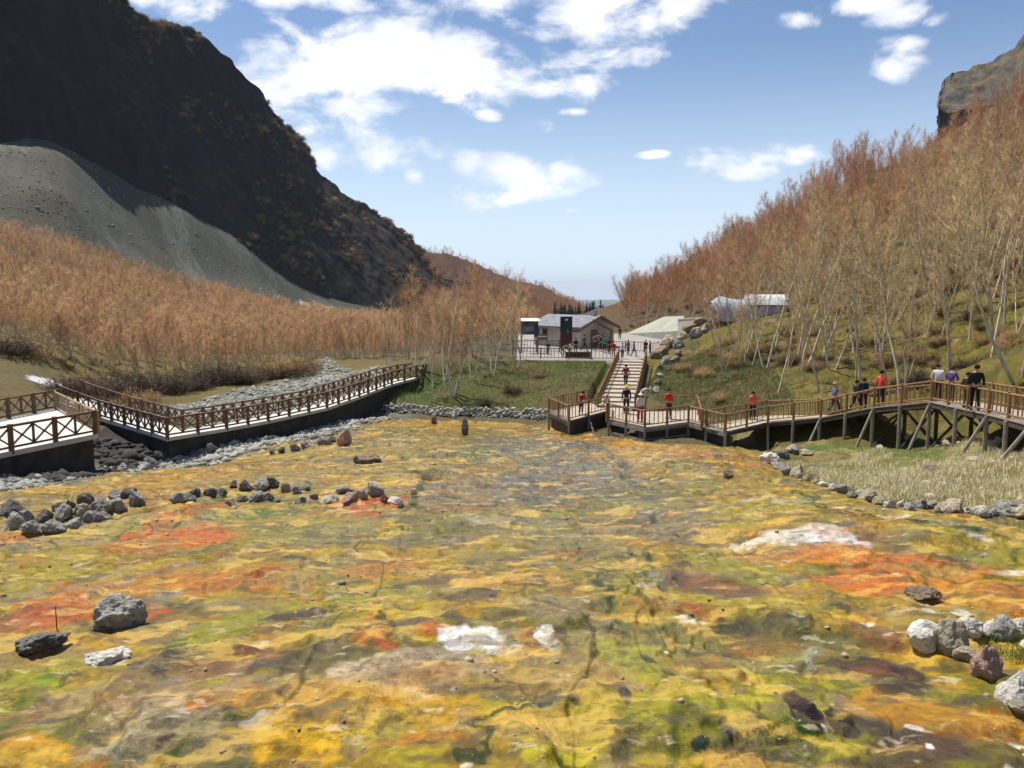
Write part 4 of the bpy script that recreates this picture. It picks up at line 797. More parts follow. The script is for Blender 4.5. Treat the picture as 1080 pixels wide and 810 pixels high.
def offset(P, w):
    """offset a 3D polyline sideways (+ = right hand when looking along it) keeping z"""
    out = []
    for i, p in enumerate(P):
        a = P[max(i - 1, 0)]; b = P[min(i + 1, len(P) - 1)]
        n = []
        if i > 0: d = (p - a); d.z = 0; d.normalize(); n.append(Vector((d.y, -d.x, 0)))
        if i < len(P) - 1: d = (b - p); d.z = 0; d.normalize(); n.append(Vector((d.y, -d.x, 0)))
        if len(n) == 2: s = (n[0] + n[1]).normalized(); k = 1 / max(s.dot(n[0]), .45)
        else: s = n[0]; k = 1
        out.append(p + s * k * w)
    return out
def rail_span(root, a, b, h, m, style, name='railing'):
    o = root.location; M = MB(o); up = Vector((0, 0, 1)); L = (b - a).length
    if L < .15: return
    if style == 'baluster':
        M.tube([a + up * h, b + up * h], .048, 6); M.tube([a + up * .14, b + up * .14], .036, 6)
        n = max(1, int(L / .34))
        for i in range(1, n): p = a.lerp(b, i / n); M.tube([p + up * .14 + Vector((random.uniform(-.02, .02), 0, 0)), p + up * h + Vector((random.uniform(-.02, .02), 0, 0))], random.uniform(.022, .03), 5)
    elif style == 'bars':
        M.beam(a + up * h, b + up * h, .07, .06); M.beam(a + up * .12, b + up * .12, .05, .05); n = max(1, int(L / .3))
        for i in range(1, n): p = a.lerp(b, i / n); M.beam(p + up * .12, p + up * h, .035)
    else:  # crossed
        M.beam(a + up * h, b + up * h, .13, .10); M.beam(a + up * .16, b + up * .16, .08, .09)
        n = max(1, round(L / 1.05))
        for i in range(n):
            p = a.lerp(b, i / n); q = a.lerp(b, (i + 1) / n); M.beam(p + up * .2, q + up * (h - .05), .065, .07); M.beam(p + up * (h - .05), q + up * .2, .058, .062)
            if i: M.beam(p + up * .16, p + up * h, .085)
    M.build(name, m, root)
def railing(root, pts, h, m, style, gap=2.0, mpost=None, rp=.075, down=.15):
    o = root.location
    for i in range(len(pts) - 1):
        a, b = pts[i], pts[i + 1]; n = max(1, round((b - a).length / gap))
        for k in range(n):
            p = a.lerp(b, k / n); q = a.lerp(b, (k + 1) / n); rail_span(root, p, q, h, m, style)
            MB(o).tube([p - Vector((0, 0, down)), p + Vector((0, 0, h + .08))], rp, 8).build('post', mpost or m, root)
    p = pts[-1]; MB(o).tube([p - Vector((0, 0, down)), p + Vector((0, 0, h + .08))], rp, 8).build('post', mpost or m, root)
def deck(root, L_, R_, m, th=.07, steps=False, name='deck'):
    M = MB(root.location); 
    for i in range(len(L_) - 1):
        a0, a1, b0, b1 = L_[i], L_[i + 1], R_[i], R_[i + 1]; ln = ((a1 - a0).length + (b1 - b0).length) / 2; n = max(1, int(ln / .22))
        for k in range(n):
            p0 = a0.lerp(a1, k / n); p1 = a0.lerp(a1, (k + .93) / n); q0 = b0.lerp(b1, k / n); q1 = b0.lerp(b1, (k + .93) / n); j = Vector((0, 0, random.uniform(-.006, .006)))
            t_ = Vector((0, 0, th)); M.hexa([p0 + j - t_, q0 + j - t_, q1 + j - t_, p1 + j - t_], [p0 + j, q0 + j, q1 + j, p1 + j])
    M.build(name, m, root)
def stair_steps(root, a, b, halfvec, n, m, name='tread'):
    """treads from a (bottom centre) to b (top centre), one mesh per tread"""
    for k in range(n):
        p = a.lerp(b, k / n); q = a.lerp(b, (k + 1) / n); z = q.z; P = Vector((p.x, p.y, z)); Q = Vector((q.x, q.y, z)); t_ = Vector((0, 0, .06)); f = (Q - P).normalized() * .02
        M = MB(root.location); M.hexa([P - halfvec - t_ - f, P + halfvec - t_ - f, Q + halfvec - t_, Q - halfvec - t_], [P - halfvec - f, P + halfvec - f, Q + halfvec, Q - halfvec])
        zz = Vector((0, 0, p.z - z)); M.hexa([P - halfvec + zz, P + halfvec + zz, P + halfvec + zz + f, P - halfvec + zz + f], [P - halfvec - t_, P + halfvec - t_, P + halfvec - t_ + f, P - halfvec - t_ + f]); M.build(name, m, root)
def support(root, top, foot_z, out, brace=True, m=None):
    """upright post with a pale diagonal strut leaning outwards to the ground"""
    m = m or m_post; o = root.location
    MB(o).tube([Vector((top.x, top.y, foot_z - .3)), top], .085, 7).build('upright', m, root)
    if brace:
        f = Vector((top.x, top.y, 0)) + out * .95 + Vector((0, 0, 0)); f.z = Hs(f.x, f.y) - .1
        MB(o).tube([f, top - Vector((0, 0, .12)) + out * .05], .07, 7).build('strut', m, root)
def trestle(root, a, b, zf):
    M = MB(root.location); M.tube([a - Vector((0, 0, .1)), b - Vector((0, 0, .1))], .09, 6); M.tube([Vector((a.x, a.y, zf)), b - Vector((0, 0, .2))], .06, 6); M.tube([Vector((b.x, b.y, zf)), a - Vector((0, 0, .2))], .06, 6); M.tube([Vector((b.x, b.y, zf - .3)), b], .09, 6); M.build('cross_brace', m_dark, root)
# ---- right raised walkway (near edge points)
RW = [W(765,455,45.5), W(810,444,47), W(865,436,44), W(921,427,40.5), W(981,422,37), W(1041,435,31.5), W(1085,446,28), W(1150,462,24)]
zs = [-7.75, -7.45, -6.7, -5.65, -4.9, -4.65, -4.5, -4.45]
for p, z in zip(RW, zs): p.z = z
root = empty('boardwalk', RW[2], 0, 'long raised brown wooden walkway on posts climbing to the right edge', 'boardwalk')
WID = 2.0; FAR = offset(RW, -WID)
deck(root, RW, FAR, m_plank)
M = MB(root.location)
for off in (.08, WID / 2, WID - .08):
    Q_ = offset(RW, -off)
    for a, b in zip(Q_[:-1], Q_[1:]): M.beam(a - Vector((0, 0, .19)), b - Vector((0, 0, .19)), .1, .2)
M.build('girder', m_dark, root)
railing(root, offset(RW, -.06), .9, m_rail, 'baluster', 2.0); railing(root, offset(RW, -(WID - .06)), .9, m_rail, 'baluster', 2.0)
for i in range(1, len(RW) - 1):
    segs = [(RW[i], FAR[i])]
    nxt = RW[i].lerp(RW[i + 1], .5), FAR[i].lerp(FAR[i + 1], .5); segs.append(nxt)
    for k, (a, b) in enumerate(segs):
        out = (a - b).normalized(); gz = Hs(a.x, a.y); gzb = Hs(b.x, b.y)
        if a.z - gz > .5: support(root, a - Vector((0, 0, .1)), gz, out, brace=(k == 0)); trestle(root, a - out * .2, b, min(gz, gzb) + .05)
for i in range(1, len(RW) - 1):
    a, b = FAR[i] - Vector((0, 0, .25)), FAR[i + 1] - Vector((0, 0, .25)); ga = Hs(a.x, a.y); gb = Hs(b.x, b.y)
    if a.z - ga > .8 or b.z - gb > .8: mm_ = a.lerp(b, .5); M = MB(root.location); M.tube([a, Vector((mm_.x, mm_.y, min(ga, gb)))], .06, 6); M.tube([b, Vector((mm_.x, mm_.y, min(ga, gb)))], .06, 6); M.build('cross_brace', m_dark, root)
# ---- lower platform in the middle: D E F G
PD, PE, PF, PG = W(642,443,50), W(680,450,47), W(726,445,49), RW[0].copy()
for p in (PD, PE, PF): p.z = -7.75
PGi = FAR[0].copy(); PGi.z = -7.75; PG.z = -7.75
PDb = W(664,434,53.5); PDb.z = -7.75; PFb = W(735,436,54); PFb.z = -7.75
root = empty('viewing_platform', (PE.x, PE.y, -7.75), 0, 'low brown timber platform with angled railings jutting over the spring', 'platform')
deck(root, [PD, PE, PF, PG], [PDb, W(690,434,54) * 1, PFb, PGi], m_plank)
M = MB(root.location)
for a, b in ((PD, PE), (PE, PF), (PF, PG)):
    u_ = Vector((0, 0, 1)); M.beam(a - u_ * .18, b - u_ * .18, .12, .2)
    if a is not PF: M.beam(a - u_ * .80, b - u_ * .80, .10, .14)
M.build('edge_beam', m_post, root)
M = MB(root.location)
for a, b in ((PE, PF), (PF, PG)):
    d_ = (b - a).normalized(); nrm = Vector((-d_.y, d_.x, 0)) * .25; a2, b2 = a + nrm, b + nrm
    M.hexa([a2 - Vector((0, 0, 1.2)), b2 - Vector((0, 0, 1.2)), b2 + nrm - Vector((0, 0, 1.2)), a2 + nrm - Vector((0, 0, 1.2))], [a2 - Vector((0, 0, .3)), b2 - Vector((0, 0, .3)), b2 + nrm - Vector((0, 0, .3)), a2 + nrm - Vector((0, 0, .3))])
M.build('skirting', m_dark, root)
for p in (PD, PE, PF, PG, PD.lerp(PE, .5), PE.lerp(PF, .5), PF.lerp(PG, .5)): MB(root.location).tube([Vector((p.x, p.y, Hs(p.x, p.y) - .3)), p], .09, 7).build('upright', m_post, root)
railing(root, [PD, PE, PF, PG], .95, m_rail, 'baluster', 2.3); railing(root, [PFb, PGi], .95, m_rail, 'baluster', 2.3)
MB(root.location).tube([PDb + Vector((2.0, .4, .95)), PFb + Vector((0, 0, .95))], .04, 6).build('railing', m_rail, root)
MB(root.location).box(W(700,446,49.5) * 1 + Vector((-.2, .3, .5)), (.75, .6, .8)).build('bin', m_dark, root) if False else None
# ---- left platform and stairs
SA, SB_, SC = W(579,439,56), W(600,447,52), W(640,433,55.5)
for p in (SA, SB_, SC): p.z = -8.15
SC.z = -8.0
SD = W(603,433,59.5); SD.z = -8.15; SE = W(622,430,60); SE.z = -8.05
root = empty('lookout_platform', (SB_.x, SB_.y, -8.15), 0, 'small brown railed lookout platform at the foot of the stairs', 'platform')
M = MB(root.location); M.hexa([p - Vector((0, 0, .08)) for p in (SA, SB_, SC, SE)], [SA, SB_, SC, SE]); M.build('deck', m_plank, root)
M = MB(root.location)
for a, b in ((SA, SB_), (SB_, SC)):
    d_ = (b - a).normalized(); nrm = Vector((-d_.y, d_.x, 0)) * .15; M.beam(a - Vector((0, 0, .2)), b - Vector((0, 0, .2)), .1, .22)
    a2, b2 = a + nrm, b + nrm; g_ = 1.1; M.hexa([a2 - Vector((0, 0, g_)), b2 - Vector((0, 0, g_)), b2 + nrm - Vector((0, 0, g_)), a2 + nrm - Vector((0, 0, g_))], [a2 - Vector((0, 0, .3)), b2 - Vector((0, 0, .3)), b2 + nrm - Vector((0, 0, .3)), a2 + nrm - Vector((0, 0, .3))])
M.build('skirting', m_dark, root)
for p in (SA, SB_, SC, SB_.lerp(SC, .5)): support(root, p - Vector((0, 0, .05)), Hs(p.x, p.y), Vector((.3, -.9, 0)), brace=(p is not SA and p is not SB_))
railing(root, [SE, SA, SB_, SC], .95, m_rail, 'baluster', 2.0)
T0 = W(650,433,57); T0.z = -8.0; T1 = W(667,379,78); T1.z = -6.4
ax = (T1 - T0); ax.z = 0; ax.normalize(); sd_ = Vector((ax.y, -ax.x, 0)); HW = 1.3
root = empty('staircase', T0, 0, 'wide straight flight of pale wooden stairs climbing to the plaza', 'stairs')
stair_steps(root, T0, T1, sd_ * HW, 13, m_plank)
M = MB(root.location)
for s in (-1, 1): M.beam(T0 + sd_ * HW * s * 1.03 - Vector((0, 0, .12)), T1 + sd_ * HW * s * 1.03 - Vector((0, 0, .12)), .1, .35)
M.build('stringer', m_dark, root)
for s in (-1, 1): railing(root, [T0 + sd_ * HW * s, T1 + sd_ * HW * s + Vector((0, 0, .02))], .95, m_rail, 'baluster', 2.1)
# ramp joining platform and stairs
root = empty('ramp', SC.lerp(PD, .5), 0, 'short wooden landing joining the stairs to both platforms', 'landing')
M = MB(root.location); qs = [SC + Vector((.02, 0, .01)), PD + Vector((-.02, 0, .01)), T0 + sd_ * HW + Vector((0, -.02, -.01)), T0 - sd_ * HW + Vector((0, -.02, -.01))]
M.hexa([q - Vector((0, 0, .08)) for q in qs], qs); M.build('deck', m_plank, root)
M = MB(root.location); M.beam(SC - Vector((0, 0, .2)), PD - Vector((0, 0, .2)), .1, .2); M.build('edge_beam', m_post, root)
railing(root, [SC + Vector((.12, 0, 0)), PD + Vector((-.12, 0, 0))], .95, m_rail, 'baluster', 1.6)
# ---- plaza fences
def fence(name, pts, h, m, style, gap, label):
    root = empty(name, pts[0], 0, label, 'fence'); railing(root, pts, h, m, style, gap, rp=.06, down=.3); return root
z_ = -6.4
def P_(px, d, z=z_): w = W(px, 380, d); return Vector((w.x, w.y, z))
fence('timber_fence', [P_(541, 80), P_(600, 79), P_(648, 78.2)], 1.0, m_dkrail, 'baluster', 2.2, 'brown timber fence along the plaza edge left of the stair top')
fence('bar_fence', [P_(640, 90), P_(679, 88.5)], 1.05, m_dkrail, 'bars', 2.4, 'dark close-barred fence at the back of the stair top')
fence('bar_fence', [P_(685, 86.5), P_(704, 90)], 1.05, m_dkrail, 'bars', 2.0, 'short dark barred fence beside the brown rock pile')
fence('timber_fence', [P_(541, 88), P_(590, 88)], 1.25, m_dkrail, 'bars', 2.2, 'dark timber fence under the awning board on the plaza')
# ---- left landing and footbridge
LA, LB, LC, LD = W(0,480,35), W(104,459,40), W(62,430,49), W(0,443,44.5)
LX = LA + (LA - LB) * 1.2; LY = LD + (LD - LC) * 1.6
for p in (LA, LB, LC, LD, LX, LY): p.z = -6.92
root = empty('landing', LB, 0, 'wide pale concrete terrace with crossed timber railings at left edge', 'terrace')
M = MB(root.location); top_ = [LX, LB, LC, LY]; M.hexa([p - Vector((0, 0, .22)) for p in top_], top_); M.build('slab', m_conc, root)
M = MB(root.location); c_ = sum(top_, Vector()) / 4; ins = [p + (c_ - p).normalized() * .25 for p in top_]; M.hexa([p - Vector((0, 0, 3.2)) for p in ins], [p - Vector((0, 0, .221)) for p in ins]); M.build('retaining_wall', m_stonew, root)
i_ = lambda a: a + (c_ - a).normalized() * .15
railing(root, [i_(LX), i_(LB)], 1.1, m_dkrail, 'cross', 2.1, rp=.12); railing(root, [i_(LY), i_(LC)], 1.1, m_dkrail, 'cross', 2.1, rp=.12); railing(root, [i_(LC) + Vector((.02, -.3, 0)), i_(LB) + Vector((.02, .3, 0))], 1.05, m_ltrail, 'baluster', 3.3, rp=.08)
B = [W(60,428,54), W(104,444,53), W(176,463,46.6), W(240,452,50), W(284,445,53), W(346,431,59), W(380,419,65), W(414,405,72.5), W(440,400,77), W(480,396,82), W(530,394,84)]
bz = [-7.2, -8.1, -8.3, -8.3, -8.3, -8.3, -8.25, -8.1, -8.0, -7.95, -7.9]
for p, z in zip(B, bz): p.z = z
BW = 2.3; BF = offset(B, -BW)
BF[2] = BF[2].lerp(B[2], .12)
root = empty('footbridge', B[2], 0, 'long pale-decked footbridge with crossed dark timber railings on the left bank', 'footbridge')
M = MB(root.location)
for i in range(len(B) - 1): M.hexa([p - Vector((0, 0, .2)) for p in (B[i], B[i + 1], BF[i + 1], BF[i])], [B[i], B[i + 1], BF[i + 1], BF[i]])
M.build('deck', m_conc, root)
Bi, BFi = offset(B, -.3), offset(B, -(BW - .3)); M = MB(root.location)
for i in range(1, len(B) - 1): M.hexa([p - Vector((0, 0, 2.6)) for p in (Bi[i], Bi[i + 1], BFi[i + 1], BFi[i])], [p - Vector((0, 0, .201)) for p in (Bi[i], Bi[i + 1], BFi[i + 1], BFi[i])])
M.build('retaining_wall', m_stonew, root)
railing(root, offset(B, -.08), 1.1, m_dkrail, 'cross', 2.1, rp=.11); railing(root, offset(B, -(BW - .08)), 1.1, m_dkrail, 'cross', 2.1, rp=.11)
# ================================================================== PEOPLE
m_skin = mat('skin', (.50, .30, .21), .6, var=.08)
def skin_mesh(name, joints, bones, m, sub=2, root=0):
    me = bpy.data.meshes.new(name); me.from_pydata([j[0] for j in joints], bones, []); o = link(name, me)
    md = o.modifiers.new('s', 'SKIN'); md.use_smooth_shade = True
    if not me.skin_vertices: me.skin_vertices.new()
    for i, j in enumerate(joints):
        r = j[1]; me.skin_vertices[0].data[i].radius = (r, r) if not isinstance(r, tuple) else r; me.skin_vertices[0].data[i].use_root = (i == root)
    s = o.modifiers.new('u', 'SUBSURF'); s.levels = sub; s.render_levels = sub
    dg = bpy.context.evaluated_depsgraph_get(); dg.update(); nm = bpy.data.meshes.new_from_object(o.evaluated_get(dg)); bpy.data.objects.remove(o)
    nm.materials.clear(); nm.materials.append(m); nm.name = name; nm.polygons.foreach_set('use_smooth', [True] * len(nm.polygons)); return nm
def pose(kind):
    """joint positions (figure faces -Y), z up, height 1.72"""
    J = dict(pel=(0, 0, .93), sp=(0, 0, 1.10), ch=(0, 0, 1.28), nk=(0, .0, 1.46), hd=(0, -.01, 1.60), hip=.10, sh=.17)
    if kind == 'stand': J.update(kn=[(-.11, -.02, .50), (.11, -.01, .50)], an=[(-.12, .02, .09), (.12, .03, .09)], el=[(-.24, .03, 1.13), (.24, .03, 1.13)], wr=[(-.25, -.05, .90), (.25, -.05, .90)])
    if kind == 'lean': J.update(ch=(0, -.10, 1.26), nk=(0, -.17, 1.42), hd=(0, -.24, 1.55), kn=[(-.11, -.04, .50), (.11, -.02, .50)], an=[(-.12, .03, .09), (.13, .05, .09)], el=[(-.25, -.24, 1.08), (.25, -.24, 1.08)], wr=[(-.12, -.44, 1.02), (.14, -.44, 1.02)])
    if kind == 'walk': J.update(kn=[(-.10, -.20, .52), (.10, .06, .50)], an=[(-.10, -.26, .10), (.10, .36, .17)], el=[(-.24, .14, 1.15), (.24, -.08, 1.14)], wr=[(-.24, .08, .92), (.23, -.26, .98)])
    if kind == 'bend': J.update(sp=(0, -.10, 1.07), ch=(0, -.30, 1.13), nk=(0, -.45, 1.20), hd=(0, -.58, 1.22), kn=[(-.12, -.14, .50), (.12, -.12, .50)], an=[(-.13, .0, .09), (.13, .02, .09)], el=[(-.24, -.42, .90), (.24, -.42, .90)], wr=[(-.15, -.58, .76), (.15, -.58, .76)])
    if kind == 'photo': J.update(kn=[(-.11, -.02, .50), (.13, -.04, .50)], an=[(-.12, .02, .09), (.16, .0, .09)], el=[(-.27, -.14, 1.18), (.27, -.14, 1.18)], wr=[(-.10, -.30, 1.40), (.10, -.30, 1.40)])
    return J
def person_meshes(kind):
    J = pose(kind); V = Vector; ch = V(J['ch']); nk = V(J['nk']); hd = V(J['hd']); fwd = V((0, -1, 0)); hdir = (hd - nk).normalized(); fz = (fwd - hdir * fwd.dot(hdir)).normalized()
    jt = []; bn = []
    def a(p, r, par=None): jt.append((tuple(p), r)); i = len(jt) - 1; (bn.append((par, i)) if par is not None else None); return i
    pel = a(J['pel'], .125); sp = a(J['sp'], .115, pel); c = a(ch, .135, sp); n0 = a(nk, .055, c); n1 = a(nk + hdir * .06, .05, n0); h1 = a(hd, .088, n1); h2 = a(hd + hdir * .075, .072, h1)
    a(hd + fz * .115 - hdir * .005, .014, h1)                                    # nose
    for s in (-1, 1): a(hd + V((s * .092, .01, 0)), .014, h1)                     # ears
    for s, k in ((-1, 0), (1, 1)):
        shp = ch + V((s * .165, 0, .10)); s0 = a(shp, .058, c); el = V(J['el'][k]); wr = V(J['wr'][k]); m1 = a(shp.lerp(el, .5), .046, s0); e = a(el, .040, m1); w_ = a(wr, .026, e); d = (wr - el).normalized(); pm = wr + d * .07; p_ = a(pm, .030, w_)
        side = V((1, 0, 0)) if abs(d.x) < .7 else V((0, 1, 0)); side = (side - d * side.dot(d)).normalized()
        for q in range(4): f1 = pm + d * .045 + side * (q - 1.5) * .020; f2 = f1 + d * (.035 + .008 * (q in (1, 2))) + fwd * .012; i1 = a(f1, .009, p_); a(f2, .007, i1)
        t1 = wr + d * .04 - side * s * .040 + fwd * .012; i1 = a(t1, .010, w_); a(t1 + d * .035 - side * s * .012, .008, i1)
        hp = V(J['pel']) + V((s * .095, 0, -.05)); h0 = a(hp, .092, pel); kn = V(J['kn'][k]); an = V(J['an'][k]); t2 = a(hp.lerp(kn, .5), .078, h0); k_ = a(kn, .055, t2); cf = a(kn.lerp(an, .4), .052, k_); a_ = a(an, .036, cf); a(V((an.x, an.y - .13, max(an.z - .05, .035))), .033, a_)
    body = skin_mesh('body_' + kind, jt, bn, m_skin)
    # shirt
    jt = []; bn = []; p0 = a(V(J['pel']) + V((0, 0, -.04)), (.165, .125)); p1 = a(J['sp'], (.150, .125), p0); p2 = a(ch, (.165, .14), p1); a(ch.lerp(nk, .72), .075, p2)
    for s, k in ((-1, 0), (1, 1)):
        shp = ch + V((s * .170, 0, .095)); s0 = a(shp, .075, p2); el = V(J['el'][k]); wr = V(J['wr'][k]); m1 = a(shp.lerp(el, .55), .062, s0); e = a(el, .054, m1); a(el.lerp(wr, .82), .042, e)
    shirt = skin_mesh('shirt_' + kind, jt, bn, m_skin)
    jt = []; bn = []; p0 = a(V(J['pel']) + V((0, 0, .03)), (.150, .118))
    for s, k in ((-1, 0), (1, 1)):
        hp = V(J['pel']) + V((s * .095, 0, -.07)); h0 = a(hp, .108, p0); kn = V(J['kn'][k]); an = V(J['an'][k]); t2 = a(hp.lerp(kn, .5), .092, h0); k_ = a(kn, .072, t2); a(kn.lerp(an, .9), .060, k_)
    tr = skin_mesh('trousers_' + kind, jt, bn, m_skin)
    # hair cap / hat as lathed shells
    def shell(name, brim):
        M = MB(); c0 = hd + hdir * .028 + V((0, .014, 0)); n = 14; rows = [(0, .116), (.35, .114), (.7, .095), (1.05, .062), (1.35, .02)]; vs = []; ax_ = V((1, 0, 0)); ay = hdir.cross(ax_).normalized()
        for tt, _ in rows:
            el_ = -.25 + tt * 1.28
            for j in range(n):
                t_ = 6.283 * j / n; rr = .112 * math.cos(el_) if el_ < 1.5 else .004; vs.append(c0 + (ax_ * math.cos(t_) * .92 + ay * math.sin(t_)) * rr + hdir * (.112 * math.sin(el_) - (.035 if math.sin(t_) * (ay.y) > .35 else 0) * (tt == 0)))
        fs = [(i * n + j, i * n + (j + 1) % n, (i + 1) * n + (j + 1) % n, (i + 1) * n + j) for i in range(len(rows) - 1) for j in range(n)] + [tuple((len(rows) - 1) * n + j for j in range(n)), tuple(range(n))[::-1]]
        M.add(vs, fs)
        if brim:
            vs = []; 
            for r_, up in ((.10, .018), (brim, .0), (brim, .008), (.10, .026)):
                for j in range(n): t_ = 6.283 * j / n; vs.append(c0 + (ax_ * math.cos(t_) + ay * math.sin(t_)) * r_ + hdir * up)
            M.add(vs, [(i * n + j, i * n + (j + 1) % n, ((i + 1) % 4) * n + (j + 1) % n, ((i + 1) % 4) * n + j) for i in range(4) for j in range(n)])
        me = bpy.data.meshes.new(name); me.from_pydata([tuple(v) for v in M.v], [], M.f); me.materials.append(m_skin); me.polygons.foreach_set('use_smooth', [True] * len(me.polygons)); return me
    hair = shell('hair_' + kind, 0); hat = shell('hat_' + kind, .19); cap = shell('cap_' + kind, .135)
    M = MB()
    for k in (0, 1): an = V(J['an'][k]); M.tube([V((an.x, an.y + .06, an.z - .055)), V((an.x, an.y - .05, an.z - .045)), V((an.x, an.y - .17, an.z - .06))], [.042, .05, .032], 8)
    sm_ = bpy.data.meshes.new('shoes_' + kind); sm_.from_pydata([tuple(v) for v in M.v], [], M.f); sm_.materials.append(m_skin)
    # eyes + mouth small marks
    M = MB()
    for s in (-1, 1): M.box(hd + fz * .086 + V((s * .032, 0, 0)) + hdir * .012, (.022, .012, .009))
    M.box(hd + fz * .086 - hdir * .045, (.04, .012, .009)); ey = bpy.data.meshes.new('face_' + kind); ey.from_pydata([tuple(v) for v in M.v], [], M.f); ey.materials.append(m_skin)
    M = MB(); bc = ch + V((0, .19, -.02)); M.box(bc, (.28, .16, .40)); bpk = bpy.data.meshes.new('pack_' + kind); bpk.from_pydata([tuple(v) for v in M.v], [], M.f); bpk.materials.append(m_skin)
    return dict(body=body, shirt=shirt, trousers=tr, hair=hair, hat=hat, cap=cap, shoes=sm_, face=ey, backpack=bpk)
PM = {k: person_meshes(k) for k in ('stand', 'lean', 'walk', 'bend', 'photo')}
def cloth(c): return mat('cloth_%02x%02x%02x' % tuple(int(v) for v in c), lin(c) * .85, .85, var=.12, scale=8)
m_face = mat('face_marks', (.06, .03, .025), .6)
def person(px, d, z, ph, kind, rz, top, bot, head, label, hatkind='hair', pack=None, group=None):
    """ph: height in photo pixels; rz 0 = facing the camera"""
    w = W(px, 400, d); hgt = ph * d / F; s = min(max(hgt / 1.72, .55), 1.08)
    e = empty('person', (w.x, w.y, z), rz, label, 'person', group); e.scale = (s,) * 3; pm = PM[kind]
    def pt(nm, me, m):
        o = link(nm, me, e)
        if m: o.material_slots[0].link = 'OBJECT'; o.material_slots[0].material = m
        return o
    pt('body', pm['body'], None); pt('shirt', pm['shirt'], cloth(top)); pt('trousers', pm['trousers'], cloth(bot)); pt('shoes', pm['shoes'], cloth((60, 55, 52))); pt(hatkind, pm[hatkind], cloth(head)); pt('face', pm['face'], m_face)
    if pack: pt('backpack', pm['backpack'], cloth(pack))
    return e
BK = (28, 24, 24)
def zwalk(px, d):
    w = W(px, 400, d); best = None
    for a, b, c, e in zip(RW[:-1], RW[1:], FAR[:-1], FAR[1:]):
        m0, m1 = (a + c) / 2, (b + e) / 2; dx, dy = m1.x - m0.x, m1.y - m0.y; t_ = ((w.x - m0.x) * dx + (w.y - m0.y) * dy) / (dx * dx + dy * dy); t_ = min(max(t_, 0), 1); q = math.hypot(w.x - m0.x - t_ * dx, w.y - m0.y - t_ * dy)
        if best is None or q < best[0]: best = (q, m0.z + (m1.z - m0.z) * t_)
    return best[1] + .005
def wp(px, d, *a, **k): person(px, d, zwalk(px, d), *a, **k)
PI = math.pi
wp(1030, 32.6, 49, 'stand', 2.6, (26, 26, 30), (18, 18, 20), BK, 'tall man in black T-shirt and black trousers on the right walkway')
wp(1021, 33.8, 38, 'stand', 2.2, (70, 50, 44), (40, 34, 34), BK, 'small figure in brown half hidden behind the man in black')
wp(1003, 36.3, 39, 'lean', 2.4, (92, 62, 130), (34, 30, 34), BK, 'walker in a purple top leaning beside the one in white')
wp(990, 37.6, 41, 'lean', 2.9, (226, 226, 228), (44, 44, 40), BK, 'walker in a white top with yellow-green bag at the walkway corner')
wp(930, 41, 40, 'stand', 2.0, (232, 84, 72), (34, 30, 34), BK, 'walker in a coral-red shirt and dark trousers facing uphill')
wp(912, 42.5, 35, 'stand', 2.2, (40, 52, 92), (30, 30, 36), BK, 'walker in navy with a dark backpack beside the coral-shirted one', pack=(30, 34, 52))
wp(904, 42.8, 34, 'walk', 1.9, (28, 30, 44), (26, 26, 32), BK, 'walker in near-black clothes left of the one with a backpack')
wp(881, 45.5, 36, 'walk', 1.7, (96, 112, 140), (66, 66, 84), (196, 140, 96), 'walker in faded denim blue with light hair on the sloping walkway', hatkind='cap')
wp(795, 48.4, 30, 'stand', 2.9, (236, 106, 60), (36, 32, 34), BK, 'lone walker in an orange top at the lower end of the walkway')
person(706, 50.3, -7.75, 34, 'stand', .4, (240, 54, 26), (60, 56, 60), BK, 'person in a bright red-orange jacket on the low timber platform')
person(676, 49.0, -7.75, 31, 'stand', PI + .3, (236, 228, 224), (170, 30, 60), (240, 236, 228), 'person in white top and crimson trousers at the platform corner', hatkind='hat')
person(661, 52.5, -7.78, 32, 'stand', PI, (34, 32, 44), (44, 44, 60), (240, 216, 40), 'person in dark clothes wearing a yellow cap beside the stair foot', hatkind='cap')
person(676, 56.5, -7.95, 30, 'bend', 1.2, (206, 202, 194), (70, 66, 66), (226, 222, 214), 'person in a pale grey jacket bending down near the stair foot', hatkind='hat')
person(613, 54.2, -8.12, 27, 'lean', .5, (176, 34, 50), (46, 32, 32), BK, 'person in a dark red top leaning on the lookout platform railing')
PZ = -6.38
person(656, 79.0, PZ, 17, 'walk', 0, (240, 236, 232), BK, BK, 'person in white shirt and black shorts at the head of the stairs')
person(662, 84, PZ, 16, 'stand', .5, (120, 116, 112), (60, 60, 66), BK, 'person in grey just behind the white-shirted one at stair top')
person(646.5, 81, PZ, 17, 'stand', PI, (206, 34, 56), (180, 120, 100), BK, 'person in a crimson shirt beside the top of the stairs')
person(637, 87, PZ, 18, 'stand', .3, (60, 150, 140), (40, 60, 60), BK, 'person in a teal top behind the plaza fence')
person(634.5, 89, PZ, 18, 'stand', -.6, (40, 40, 46), (50, 50, 54), BK, 'person in black standing against the one in teal')
person(627, 90, PZ, 19, 'photo', .2, (110, 112, 104), (72, 72, 80), BK, 'person in a grey-green shirt standing before the pale wall')
person(653, 112, PZ, 13, 'stand', PI, (36, 34, 40), BK, BK, 'lone person in black far back on the pale plaza')
person(607, 86, PZ, 16.5, 'stand', PI, (24, 24, 28), BK, BK, 'person in black next to the dark upright banner')
person(600, 83, PZ, 15, 'lean', 1.2, (232, 230, 230), (90, 90, 100), BK, 'person in white leaning over the plaza bench')
person(593.5, 82, PZ, 16, 'bend', 1.3, (84, 150, 100), (50, 60, 56), BK, 'person in green bending at the fence near the banner')
person(578, 84.5, PZ, 14, 'stand', .4, (74, 56, 44), (60, 50, 44), BK, 'person in brown near the awning board')
